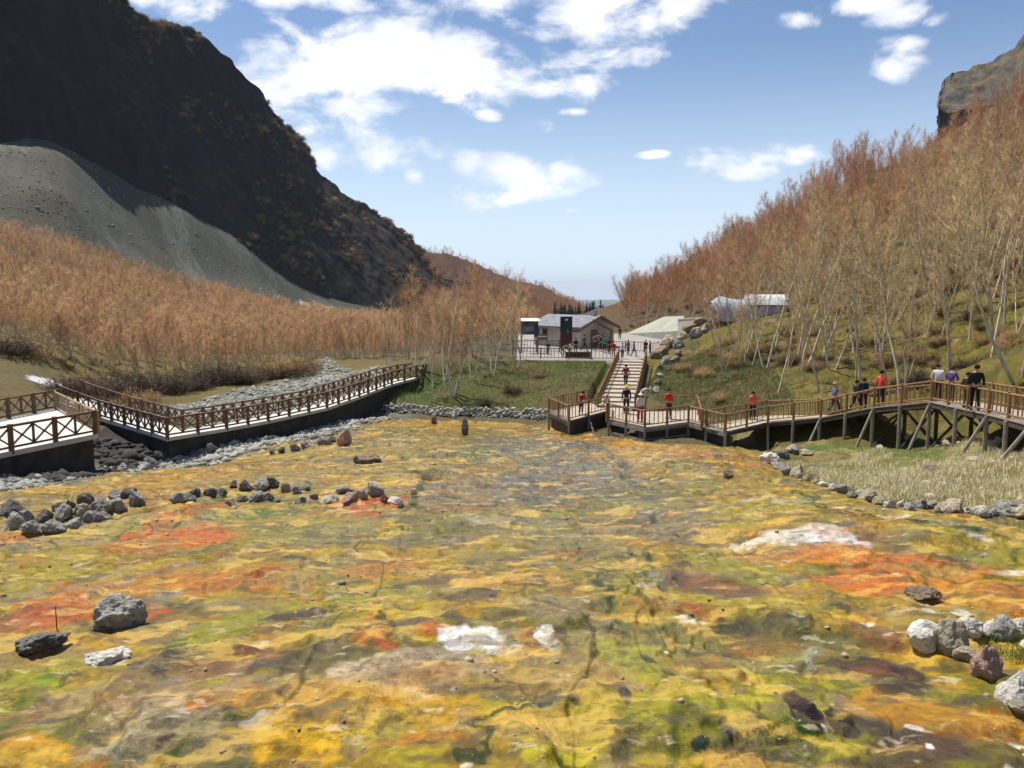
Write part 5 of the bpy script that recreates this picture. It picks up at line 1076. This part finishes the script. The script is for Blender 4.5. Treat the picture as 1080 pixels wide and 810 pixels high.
person(685, 84.5, PZ, 14.5, 'stand', 1.0, (206, 70, 80), (60, 44, 44), BK, 'person in a pinkish-red top by the rock pile fence')
person(680.5, 85.3, PZ, 15, 'stand', .2, (50, 40, 40), (40, 34, 34), BK, 'person in dark brown beside the pink-topped one')
person(668, 82, PZ, 16, 'walk', 2.0, (90, 110, 170), (60, 60, 70), BK, 'person in blue walking at the right of the stair head')
person(642, 86, PZ, 17, 'stand', .8, (60, 56, 60), (40, 40, 44), BK, 'person in charcoal grey between the teal and crimson tops')
person(631, 93, PZ, 17, 'stand', -.3, (150, 130, 100), (60, 56, 50), BK, 'person in a tan jacket close to the building corner')
person(616, 90, PZ, 17, 'walk', 1.4, (70, 40, 46), (36, 34, 40), BK, 'person in dark maroon walking in front of the pale building wall')
person(660, 64.5, -7.42, 24, 'walk', PI, (150, 60, 60), (50, 48, 56), BK, 'person in faded red climbing the middle of the stairs')
# ================================================================== ROCKS
def rock_mesh(name, seed, sub=3, cuts=7, rough=.10, flat=1.0):
    import bmesh
    r = np.random.RandomState(seed); bm = bmesh.new(); bmesh.ops.create_icosphere(bm, subdivisions=sub, radius=1.0)
    V = np.array([v.co[:] for v in bm.verts])
    for k in range(cuts):
        n = r.normal(0, 1, 3); n /= np.linalg.norm(n); h = r.uniform(.55, .85); q = V @ n; V = V - np.where(q > h, (q - h) * .9, 0)[:, None] * n
    n = -(ridge(V[:, 0] * 1.1 + seed, V[:, 1] * 1.1, seed + 2, 3, V[:, 2] * 1.1) - .6) * .28 + (fbm(V[:, 0] * 1.3 + seed, V[:, 1] * 1.3, seed, 4, V[:, 2] * 1.3) - .5) * .5 + (fbm(V[:, 0] * 5 + seed, V[:, 1] * 5, seed + 5, 3, V[:, 2] * 5) - .5) * rough * 2
    V = V * (1 + n)[:, None] * r.uniform(.85, 1.15, 3); V[:, 2] *= flat
    for v, c in zip(bm.verts, V): v.co = c
    me = bpy.data.meshes.new(name); bm.to_mesh(me); bm.free(); me.polygons.foreach_set('use_smooth', [sub > 4] * len(me.polygons)); return me
def rmat(n, a, b): return mat(n, a, .9, scale=3.2, col2=b, bump=1.0, bscale=7, objrand=.35)
m_rg = rmat('grey_rock', (.16, .155, .135), (.42, .40, .36)); m_rd = rmat('dark_rock', (.07, .064, .06), (.20, .18, .16)); m_rw = rmat('white_rock', (.44, .42, .37), (.76, .72, .64)); m_rb = rmat('brown_rock', (.15, .105, .07), (.30, .22, .15)); m_rp = rmat('pink_rock', (.34, .20, .16), (.50, .34, .28)); m_rt = rmat('tan_rock', (.26, .21, .14), (.50, .44, .33))
for m_ in (m_rg, m_rd, m_rw, m_rb, m_rp, m_rt): pass
RM = [rock_mesh('rock', 900 + i, 4, 10, .11) for i in range(9)]
for me_ in RM: me_.materials.append(m_rg)
rr_ = random.Random(4)
def rock(px, py, wpx, hpx, m, label, group=None, name='rock', mesh=None, rz=None, sink=.25, depth=.8, tilt=0, k=.98):
    """px,py: foot of the stone in the photo; wpx,hpx its size there"""
    g = G(px, py); s = g.y / F; w = wpx * s / 2 * k; h = hpx * s / 2 * (k - .04)
    o = link(name, mesh or RM[rr_.randrange(9)]); rz = rr_.uniform(0, 6.28) if rz is None else rz
    o.location = (g.x, g.y + w * depth * .6, Hs(g.x, g.y + w * depth * .6) + h * (1 - 2 * sink) * .9 + 0); o.rotation_euler = (rr_.uniform(-.2, .2) + tilt, rr_.uniform(-.2, .2), rz)
    o.scale = (w * 1.0, w * rr_.uniform(.8, 1.05), h * 1.35); o.material_slots[0].link = 'OBJECT'; o.material_slots[0].material = m
    return tag(o, label, 'boulder' if wpx > 22 else 'stone', group)
big = rock_mesh('boulder', 951, 5, 14, .26); big.materials.append(m_rg); big2 = rock_mesh('boulder', 962, 5, 12, .26, .8); big2.materials.append(m_rg)
rock(117, 664, 58, 38, m_rg, 'large rough dark grey boulder alone on orange ground at left', mesh=big, rz=.4, sink=.2, k=.94)
rock(32, 686, 72, 26, m_rd, 'long low dark boulder at the left edge of the foreground', mesh=big2, rz=.1, sink=.25, k=.9)
rock(107, 700, 52, 24, m_rw, 'pale grey-white mound of rock below the large grey boulder', mesh=big2, rz=2.0, sink=.42, k=1.0)
ordn = ['first', 'second', 'third', 'fourth', 'fifth', 'sixth', 'seventh', 'eighth', 'ninth', 'tenth', 'eleventh', 'twelfth', 'thirteenth', 'fourteenth', 'fifteenth', 'sixteenth', 'seventeenth', 'eighteenth', 'nineteenth', 'twentieth']
cn = {id(m_rg): 'grey', id(m_rd): 'dark', id(m_rw): 'whitish', id(m_rb): 'brown', id(m_rp): 'pinkish', id(m_rt): 'tan'}
def row(lst, where, group):
    lst = sorted(lst)
    for i, (px, py, w, h, m) in enumerate(lst): rock(px, py, w, h, m, '%s %s stone from the left in %s' % (ordn[i % 20], cn[id(m)], where), group, name='boulder' if w > 22 else 'rock')
g1, g2 = m_rg, m_rd
row([(12,560,26,20,g1),(31,563,26,17,g1),(53,562,27,17,g1),(77,558,24,15,g1),(95,551,16,13,g1),(108,549,18,14,g1)], 'the front row of the left boulder pile', 'boulders of the left pile')
row([(8,543,30,20,g2),(24,552,18,14,g1),(46,550,20,14,g2),(65,548,22,16,g1),(84,546,20,16,m_rt),(104,543,22,14,g1),(122,540,22,15,g1),(141,534,22,20,g1),(72,535,14,10,g2),(88,531,18,11,g2),(104,530,14,9,g1),(120,527,20,11,g1),(135,524,18,12,g2),(58,538,12,9,g1)], 'the back rows of the left boulder pile', 'boulders of the left pile')
row([(185,531,14,12,g1),(196,530,18,10,g1),(204,523,13,12,g2),(220,523,16,9,g2),(233,522,14,8,g2),(246,514,11,8,g2),(258,518,15,15,g2),(275,517,20,12,g1),(286,514,16,13,g2),(300,519,10,10,m_rt),(312,521,12,9,g1),(322,517,12,8,m_rg)], 'the back line of stones across the spring', 'stones across the middle of the spring')
row([(240,532,8,6,m_rt),(254,529,14,9,g1),(271,529,18,12,g1),(281,528,13,10,g1),(293,530,8,6,g1),(316,530,16,9,g1),(331,526,9,7,g1)], 'the front line of stones across the spring', 'stones across the middle of the spring')
row([(349,530,16,10,m_rw),(367,532,19,13,m_rp),(364,520,20,10,g1),(381,526,14,13,m_rt),(394,524,26,20,g1),(405,530,10,8,m_rb),(416,531,16,10,m_rw),(436,520,12,6,m_rt),(422,536,8,7,g1)], 'the stone cluster right of the orange streak', 'stones right of the orange streak')
row([(286,479,8,6,g2),(297,478,8,7,g2),(310,476,11,9,g2),(320,473,12,9,g1),(329,470,14,9,m_rt),(341,469,14,9,g1),(350,466,12,8,g2),(363,470,22,17,m_rp),(333,462,14,6,g1),(346,460,13,6,g1)], 'the far heap of stones before the footbridge', 'stones of the far heap')
rock(384, 488, 32, 13, m_rb, 'flat brown rock just right of the far stone heap', depth=.5)
rock(490, 459, 11, 19, m_rd, 'dark upright pointed stone in the shallow water', 'upright stones in the pool', sink=.12, k=.85)
rock(479, 441, 8, 9, m_rw, 'small pale stone standing by the low stone wall', sink=.1); rock(457, 447, 8, 8, m_rd, 'small dark stone left of the upright pointed stone', sink=.1)
rock(223, 479, 11, 14, m_rd, 'small dark stone by the channel below the footbridge', sink=.1)
rock(769, 503, 18, 11, m_rb, 'brown rock alone on yellow ground below the platform'); rock(978, 632, 42, 20, m_rb, 'grey-brown rock set in orange ground at right', mesh=big2, sink=.35)
row([(985,676,66,24,m_rw),(980,688,34,24,m_rw),(1008,690,44,34,m_rt),(1025,672,30,18,m_rw),(1050,670,34,18,m_rw),(1028,699,36,20,m_rt),(1043,715,42,36,m_rp)], 'the pale heap at the right edge', 'pale stones at the right edge')
row([(1060,672,34,24,m_rg),(1078,668,30,20,m_rw),(1078,742,44,46,m_rw),(1076,752,34,12,m_rt),(1095,690,40,24,m_rw)], 'the outer stones at the right edge', 'pale stones at the right edge')
# stone kerb of the island
IE = [(808,484),(812,492),(822,497),(832,501),(842,506),(852,508),(862,512),(871,514),(880,517),(890,520),(899,524),(909,527),(918,530),(929,533),(940,535),(952,537),(962,538),(973,538),(986,539),(998,541),(1010,542),(1023,543),(1037,545),(1050,546),(1064,547),(1077,548)]
for i, (px, py) in enumerate(IE):
    m_ = [m_rw, m_rt, m_rg, m_rw, m_rt, m_rt, m_rg][(i * 3) % 7]; wd = (13 + 10 * (i / 25)) * rr_.choice((.6, .85, 1.0, 1.25, 1.5)); py += rr_.uniform(-3, 1)
    rock(px, py, wd, wd * rr_.uniform(.45, .75), m_, '%s %s kerb stone from the tip of the grassy island' % (ordn[i % 20] if i < 20 else 'near', cn[id(m_)]) if i < 20 else '%s %s kerb stone from the right end of the island edge' % (ordn[25 - i], cn[id(m_)]), 'kerb stones of the island', sink=.15)
for i, (px, py, w, h, m_) in enumerate([(838,478,16,8,m_rg),(853,480,12,6,m_rt),(826,483,14,8,m_rd),(930,476,12,8,m_rt),(1000,470,14,8,m_rt),(1055,468,16,9,m_rt),(1030,488,16,6,m_rt),(985,500,18,10,m_rb),(960,465,12,7,m_rt)]):
    rock(px, py, w, h, m_, '%s stone lying on the island near the walkway posts, %s' % (cn[id(m_)], ['at the tip', 'behind the tip', 'nearest the tip kerb', 'left of middle', 'right of middle', 'near the right edge', 'low at right', 'in the straw', 'centre'][i]), 'loose stones on the island')
# rock pile right of the stairs
PILE = [(692,379,12,9),(698,372,14,10),(700,374,16,10),(704,368,16,9),(705,364,18,11),(716,368,14,9),(722,358,18,10),(735,356,16,10),(730,349,16,8),(745,350,16,9),(752,344,14,8),(702,384,12,8),(712,382,11,8),(697,390,9,7),(740,342,14,7),(716,376,12,8),(696,398,8,6),(694,406,8,6),(693,414,9,7)]
for i, (px, py, w, h) in enumerate(sorted(PILE)):
    rock(px, py, w, h, (m_rb, m_rt, m_rb, m_rg)[i % 4], '%s %s boulder from the left in the rock pile right of the stairs' % (ordn[i], cn[id((m_rb, m_rt, m_rb, m_rg)[i % 4])]), 'boulders of the rock pile by the stairs', sink=.2)
# dry stone wall below the mound
def small_stones(name, P, S, m_, label, cat, kind, seed=0, flat=.75):
    r = np.random.RandomState(seed); base = []
    import bmesh
    bm = bmesh.new(); bmesh.ops.create_icosphere(bm, subdivisions=1, radius=1); BV = np.array([v.co[:] for v in bm.verts]); BF_ = np.array([[v.index for v in f.verts] for f in bm.faces]); bm.free()
    n = len(P); V = BV[None] * (1 + r.uniform(-.25, .25, (n, len(BV), 1))) * (r.uniform(.75, 1.25, (n, 1, 3)) * np.array([1, 1, flat])); a = r.uniform(0, 6.28, n); ca, sa = np.cos(a)[:, None], np.sin(a)[:, None]
    V = np.stack([V[..., 0] * ca - V[..., 1] * sa, V[..., 0] * sa + V[..., 1] * ca, V[..., 2]], -1) * np.asarray(S)[:, None, None] + np.asarray(P)[:, None, :]
    f = (np.arange(n) * len(BV))[:, None, None] + BF_[None]
    o = link(name, np_mesh(name, V.reshape(-1, 3), [f.reshape(-1, 3)], [m_])); return tag(o, label, cat, kind=kind)
m_grav = mat('pale_cobbles', (.15, .15, .125), .9, scale=.9, col2=(.46, .45, .40), coord='Object')
wl = [G(px, py) for px, py in [(403,434),(430,436),(460,439),(500,440),(540,441),(584,443)]]; P = []; r = np.random.RandomState(8)
for a, b in zip(wl[:-1], wl[1:]):
    L = (b - a).length
    for k in range(int(L * 26)):
        t_ = r.rand(); h = r.rand(); q = a.lerp(b, t_); P.append((q.x + r.normal(0, .05), q.y + .1 + h * .35, q.z - .05 + h * .75))
wo_ = small_stones('stone_wall', P, r.uniform(.09, .20, len(P)), m_grav, 'low dry-stone wall of pale rubble along the foot of the mound', 'wall', None)
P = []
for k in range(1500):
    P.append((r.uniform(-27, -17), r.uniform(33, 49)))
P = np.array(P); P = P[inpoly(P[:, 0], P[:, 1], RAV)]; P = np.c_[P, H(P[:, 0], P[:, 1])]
small_stones('shadow_rubble', P, r.gamma(2.2, .07, len(P)) + .06, mat('shadow_rubble', (.02, .02, .02), .9, scale=.9, col2=(.07, .066, .06)), 'added rubble coloured black for the shadow in the gap between terrace and footbridge', 'rubble', 'stuff')  # stones added here, their near-black colour stands for the shade in the gap
# gravel in the channel and river bed
P = []
chl = GP((0,514),(90,504),(165,491),(240,475),(330,457),(400,441))
for k in range(5200):
    i = r.randint(len(chl) - 1); t_ = r.rand(); x = chl[i][0] * (1 - t_) + chl[i + 1][0] * t_ + r.normal(0, .9); y = chl[i][1] * (1 - t_) + chl[i + 1][1] * t_ + r.normal(-.6, .9); P.append((x, y))
P = np.array(P); P = np.c_[P, H(P[:, 0], P[:, 1])]
small_stones('channel_gravel', P, r.gamma(2.2, .035, len(P)) + .03, m_grav, 'grey cobbles lining the channel below the footbridge', 'gravel', 'stuff')
A_ = np.array(RIVER); p = r.uniform(A_.min(0), A_.max(0), (9000, 2)); p = p[inpoly(p[:, 0], p[:, 1], RIVER)]; p = np.c_[p, H(p[:, 0], p[:, 1])]
small_stones('river_gravel', p, r.gamma(2.2, .04, len(p)) + .05, m_grav, 'grey cobbles of the dry river bed behind the footbridge', 'gravel', 'stuff')
A_ = np.array(SPRING); p = r.uniform((-24, 7), (26, 58), (7000, 2)); q = inpoly(p[:, 0], p[:, 1], SPRING) & (fbm(p[:, 0] * .35, p[:, 1] * .35, 820, 4) > .53); p = p[q]; p = np.c_[p, H(p[:, 0], p[:, 1])]
small_stones('spring_pebbles', p, r.gamma(1.5, .010, len(p)) + .008, mat('spring_pebbles', (.14, .10, .06), .85, scale=.7, col2=(.52, .44, .30)), 'small crusted pebbles strewn over the colourful spring flat', 'gravel', 'stuff')
IA = np.array(ISLAND[:12]); p = r.uniform(IA.min(0), IA.max(0), (700, 2)); p = p[inpoly(p[:, 0], p[:, 1], ISLAND)]; p = p[fbm(p[:, 0] * .3, p[:, 1] * .3, 840, 4) > .5]; p = np.c_[p, H(p[:, 0], p[:, 1])]
small_stones('island_gravel', p, r.gamma(2, .03, len(p)) + .03, mat('tan_gravel', (.25, .2, .14), .9, scale=1, col2=(.5, .44, .34)), 'tan gravel between grass on the island', 'gravel', 'stuff')
ts = [tuple(G0(px, py, 120, 600)) for px, py in [(rng.uniform(-20, 330), rng.uniform(150, 320)) for _ in range(5200)]]
ts = np.array([t_ for t_ in ts if inpoly(np.array([t_[0]]), np.array([t_[1]]), BIGT)[0]])
if len(ts): ts[:, 2] = H(ts[:, 0], ts[:, 1]); small_stones('scree_blocks', ts, r.gamma(1.5, .09, len(ts)) + .10, mat('scree_stone', (.16, .165, .13), .9, scale=.1, col2=(.34, .34, .29)), 'grey blocks scattered over the scree slope', 'scree', 'stuff')
# thin marker stake
g = G(60, 664); MB(g).tube([g - Vector((0, 0, .1)), g + Vector((0, 0, .36))], .008, 6).build('stake', m_dark); o = bpy.context.scene.objects['stake']; o.location = g; tag(o, 'thin dark stake standing behind the long low boulder at left', 'stake')
# ================================================================== PLAZA BUILDINGS AND SIGNS
m_wall = mat('cream_wall', (.38, .35, .29), .85, scale=.8, col2=(.56, .52, .44)); m_roof = mat('grey_roof', (.13, .145, .165), .8, scale=1.6, col2=(.24, .25, .27)); m_beam = mat('brown_beam', (.16, .09, .05), .8, scale=1, col2=(.22, .13, .08)); m_glass = mat('dark_glass', (.02, .025, .03), .15, spec=.6)
def Pz(px, d, z): w = W(px, 380, d); return Vector((w.x, w.y, z))
a, b = Pz(563, 101, -6.4), Pz(612, 94.5, -6.4); ux = (b - a).normalized(); uy = Vector((-ux.y, ux.x, 0)); Lb = (b - a).length; Dp = 5.4; u = Vector((0, 0, 1))
root = empty('visitor_building', a, math.atan2(ux.y, ux.x), 'long low cream building with grey pitched roof on the plaza', 'building'); 
def loc(x, y, z): return (x, y, z)
hw, hr = 2.45, 3.5
M = MB(); M.hexa([loc(0, 0, 0), loc(Lb, 0, 0), loc(Lb, Dp, 0), loc(0, Dp, 0)], [loc(0, 0, hw), loc(Lb, 0, hw), loc(Lb, Dp, hw), loc(0, Dp, hw)]); M.add([(0, 0, hw), (0, Dp, hw), (0, Dp / 2, hr), (Lb, 0, hw), (Lb, Dp, hw), (Lb, Dp / 2, hr)], [(0, 1, 2)[::-1], (3, 4, 5), (0, 3, 5, 2), (1, 2, 5, 4)]); M.build('wall', m_wall, root)
M = MB(); e_ = .5
for s in (0, 1):
    y0 = -e_ if s == 0 else Dp + e_; zz = hw - e_ * (hr - hw) / (Dp / 2); M.hexa([(-e_, y0, zz), (Lb + e_, y0, zz), (Lb + e_, Dp / 2, hr + .02), (-e_, Dp / 2, hr + .02)], [(-e_, y0, zz + .16), (Lb + e_, y0, zz + .16), (Lb + e_, Dp / 2, hr + .2), (-e_, Dp / 2, hr + .2)])
rf = M.build('roof', m_roof, root)
MB().box((Lb - .6, Dp / 2, hr + .45), (.5, .5, .7)).build('chimney', m_wall, rf)
M = MB(); M.beam((Lb + e_ + .06, -e_ - .05, hw - .28), (Lb + e_ + .06, Dp / 2, hr + .1), .12, .24); M.beam((Lb + e_ + .06, Dp + e_, hw - .28), (Lb + e_ + .06, Dp / 2, hr + .1), .12, .24); M.build('gable_beam', m_beam, root)
M = MB(); M.beam((Lb * .55, -.12, hw - .15), (Lb + .3, -.12, hw - .15), .12, .3); M.beam((Lb * .62, -.10, hw - .55), (Lb, -.10, hw - .55), .08, .16); M.build('lintel', m_beam, root)
for x0 in (.6, 2.1): w_ = MB().box((x0, -.03, 1.5), (.9, .06, 1.1)).build('window', m_beam, root); MB().box((x0, -.065, 1.5), (.74, .02, .92)).build('pane', m_glass, w_)
dr = MB().box((Lb + .03, Dp * .4, 1.05), (.06, 1.1, 2.1)).build('door', m_beam, root); MB().box((Lb + .08, Dp * .4 + .4, 1.0), (.05, .05, .12)).build('handle', m_glass, dr)
# side lean-to (brown timber) at its right
c0 = Pz(636, 95, -6.4); root = empty('timber_porch', c0, 0, 'brown timber porch with sloping beam at the right end of the cream building', 'porch')
M = MB(); M.beam((-1.2, 0, 3.2), (1.1, 0, 1.9), .12, .16); M.beam((-1.2, 1.6, 3.2), (1.1, 1.6, 1.9), .12, .16); M.build('rafter', m_beam, root)
MB().hexa([(-1.2, -.1, 3.28), (1.2, -.1, 1.93), (1.2, 1.7, 1.93), (-1.2, 1.7, 3.28)], [(-1.2, -.1, 3.34), (1.2, -.1, 1.99), (1.2, 1.7, 1.99), (-1.2, 1.7, 3.34)]).build('roof', m_roof, root)
for yy in (0, 1.6): MB().beam((1.0, yy, 0), (1.0, yy, 1.9), .12).build('post', m_beam, root)
# boards
m_navy = mat('board_navy', (.022, .032, .055), .5, scale=1.2, col2=(.05, .075, .12)); m_bdark = mat('board_dark', (.012, .022, .020), .5, scale=1, col2=(.025, .045, .04)); m_maroon = mat('board_maroon', (.06, .012, .018), .5, scale=1, col2=(.10, .025, .03)); m_white = mat('white_paint', (.75, .75, .74), .6, var=.05); m_slate = mat('board_slate', (.10, .13, .18), .5, scale=2, col2=(.16, .2, .27))
c0 = Pz(558.5, 87, -6.4); root = empty('information_board', c0, .15, 'wide dark blue information board under a pale awning', 'sign')
MB().box((0, 0, 2.62), (1.85, .1, 1.35)).build('panel', m_navy, root); MB().hexa([(-1, -.6, 3.36), (1, -.6, 3.36), (1, .35, 3.6), (-1, .35, 3.6)], [(-1, -.6, 3.42), (1, -.6, 3.42), (1, .35, 3.66), (-1, .35, 3.66)]).build('awning', m_white, root)
MB().box((-.1, -.056, 2.5), (1.2, .012, .5), 0, 0).build('picture', m_slate, root)
for s in (-1, 1): MB().beam((s * .85, 0.02, 0), (s * .85, .02, 3.5), .1).build('post', m_beam, root)
c0 = Pz(572, 86, -6.4); root = empty('notice_board', c0, 0, 'lower brown notice board right of the awning board', 'sign'); MB().box((0, 0, 1.75), (1.1, .08, .55)).build('panel', m_beam, root); MB().box((0, -.05, 1.8), (.9, .012, .12)).build('text_strip', m_white, root)
for s in (-1, 1): MB().beam((s * .45, 0.05, 0), (s * .45, .05, 2.0), .08).build('post', m_beam, root)
c0 = Pz(597, 85, -6.4); root = empty('banner', c0, 0, 'tall dark green-black upright banner with pale mark and maroon foot', 'banner')
MB().box((0, 0, 3.05), (1.24, .12, 1.7)).build('upper_panel', m_bdark, root); MB().box((0, .002, 1.42), (1.22, .11, 1.55)).build('lower_panel', m_maroon, root); M = MB(); n = 12
M.tube([(-.12, -.068, 3.56), (.16, -.068, 3.6)], .09, 8); M.build('emblem', m_white, root)
M = MB(); M.tube([(.1, -.07, 2.6), (.22, -.07, 2.25)], .10, 7); M.build('figure_print', m_slate, root)
for s in (-1, 1): MB().box((s * .5, .1, .32), (.1, .5, .64)).build('foot', m_beam, root)
c0 = Pz(610, 79.4, -6.4); root = empty('counter_bench', c0, 0, 'long dark brown bench with a plank top against the plaza fence', 'bench')
MB().box((0, .3, .62), (2.55, .55, .09)).build('top', m_beam, root); MB().box((0, .3, .33), (2.4, .42, .45)).build('body', m_dark, root)
for s in (-1, 1): MB().box((s * 1.15, .3, .05), (.12, .45, .1)).build('leg', m_dark, root)
c0 = Pz(637.5, 97, -6.4); MB(c0).tube([c0, c0 + Vector((0, 0, 3.6))], [.07, .05], 8).build('lamp_post', m_beam); o = C.objects['lamp_post']; o.location = c0; tag(o, 'slim brown pole right of the cream building', 'pole')
# tarpaulin shelter
m_tarp = mat('blue_grey_tarp', (.26, .31, .38), .6, scale=1.1, col2=(.44, .50, .57), bump=.3); m_tarpb = mat('pale_tarp', (.44, .47, .49), .5, scale=1.5, col2=(.62, .65, .67))
w = W(789, 338, 84); z = Hs(w.x, w.y) - .85; root = empty('tarpaulin_shelter', (w.x, w.y, z), -.25, 'rounded shelter covered with blue-grey tarpaulin on the right bank', 'shelter')
M = MB(); nx, na = 9, 12; vs = []
for i in range(nx):
    x = -3.7 + 7.4 * i / (nx - 1); k = .86 + .14 * math.sin(i * 1.7) * .5 + (.0 if i else -.12)
    for j in range(na):
        t_ = math.pi * j / (na - 1); vs.append((x + .12 * math.sin(j * 2 + i), -1.9 * math.cos(t_) * k, 2.7 * math.sin(t_) ** .8 * k + .05 * math.sin(i * 3 + j)))
M.add(vs, [(i * na + j, i * na + j + 1, (i + 1) * na + j + 1, (i + 1) * na + j) for i in range(nx - 1) for j in range(na - 1)] + [tuple(range(na)), tuple((nx - 1) * na + j for j in range(na))[::-1]]); M.build('cover', m_tarp, root, True)
M = MB(); vs = []
for i in range(5):
    x = -.4 + 4.1 * i / 4
    for j in range(na - 5): t_ = math.pi * (j + 2) / (na - 1); vs.append((x, -1.97 * math.cos(t_) * .95, 2.86 * math.sin(t_) ** .8 * .95))
n6 = na - 5; M.add(vs, [(i * n6 + j, i * n6 + j + 1, (i + 1) * n6 + j + 1, (i + 1) * n6 + j) for i in range(4) for j in range(n6 - 1)]); M.build('patch_sheet', m_tarpb, root, True)
w0, w1 = W(715, 345, 100), W(752, 343, 92); root = empty('low_wall', w0, 0, 'low pale wall running to the tarpaulin shelter', 'wall')
M = MB(w0); d_ = (w1 - w0).normalized(); nrm = Vector((-d_.y, d_.x, 0)) * .35; uu = Vector((0, 0, 1)); zz = min(w0.z, w1.z)
M.hexa([w0 - uu * 2, w1 - uu * 2, w1 + nrm - uu * 2, w0 + nrm - uu * 2], [w0 + uu * .9, w1 + uu * .9, w1 + nrm + uu * .9, w0 + nrm + uu * .9]); M.build('masonry', m_wall, root)
M = MB(w0); c = uu * .9; M.hexa([w0 + c - nrm * .15, w1 + c - nrm * .15, w1 + c + nrm * 1.15, w0 + c + nrm * 1.15], [w0 + c + uu * .1 - nrm * .15, w1 + c + uu * .1 - nrm * .15, w1 + c + uu * .1 + nrm * 1.15, w0 + c + uu * .1 + nrm * 1.15]); M.build('coping', m_conc, root)
# grey retaining apron behind the plaza
q = [W(660,352,128), W(716,349,106), W(722,333,112), W(700,334,136)]; M = MB(q[0]); M.hexa([p - Vector((0, 0, 1.5)) for p in q], q); o = M.build('concrete_apron', mat('grey_apron', (.25, .25, .20), .9, scale=.4, col2=(.36, .36, .30))); o.location = q[0]; tag(o, 'grey-green sloping concrete apron behind the plaza at right', 'retaining slope')
# ================================================================== HAZE
hm = bpy.data.materials.new('haze'); hm.use_nodes = True; t = hm.node_tree; t.nodes.clear()
pv = nn(t, 'ShaderNodeVolumePrincipled', ins={'Color': (.78, .87, 1.0, 1), 'Density': 6e-5, 'Anisotropy': .0})
o_ = nn(t, 'ShaderNodeOutputMaterial'); t.links.new(pv.outputs[0], o_.inputs['Volume'])
zlo = float(min(Z.min(), cliffP[..., 2].min())) - 1; zhi = float(max(cliffP[..., 2].max(), P3[..., 2].max())) + 1
hb_ = MB(); hb_.box((0, 0, (zlo + zhi) / 2), (40000, 40000, zhi - zlo)); hz = hb_.build('haze', hm); tag(hz, 'thin blue haze filling the valley', 'haze', kind='stuff')
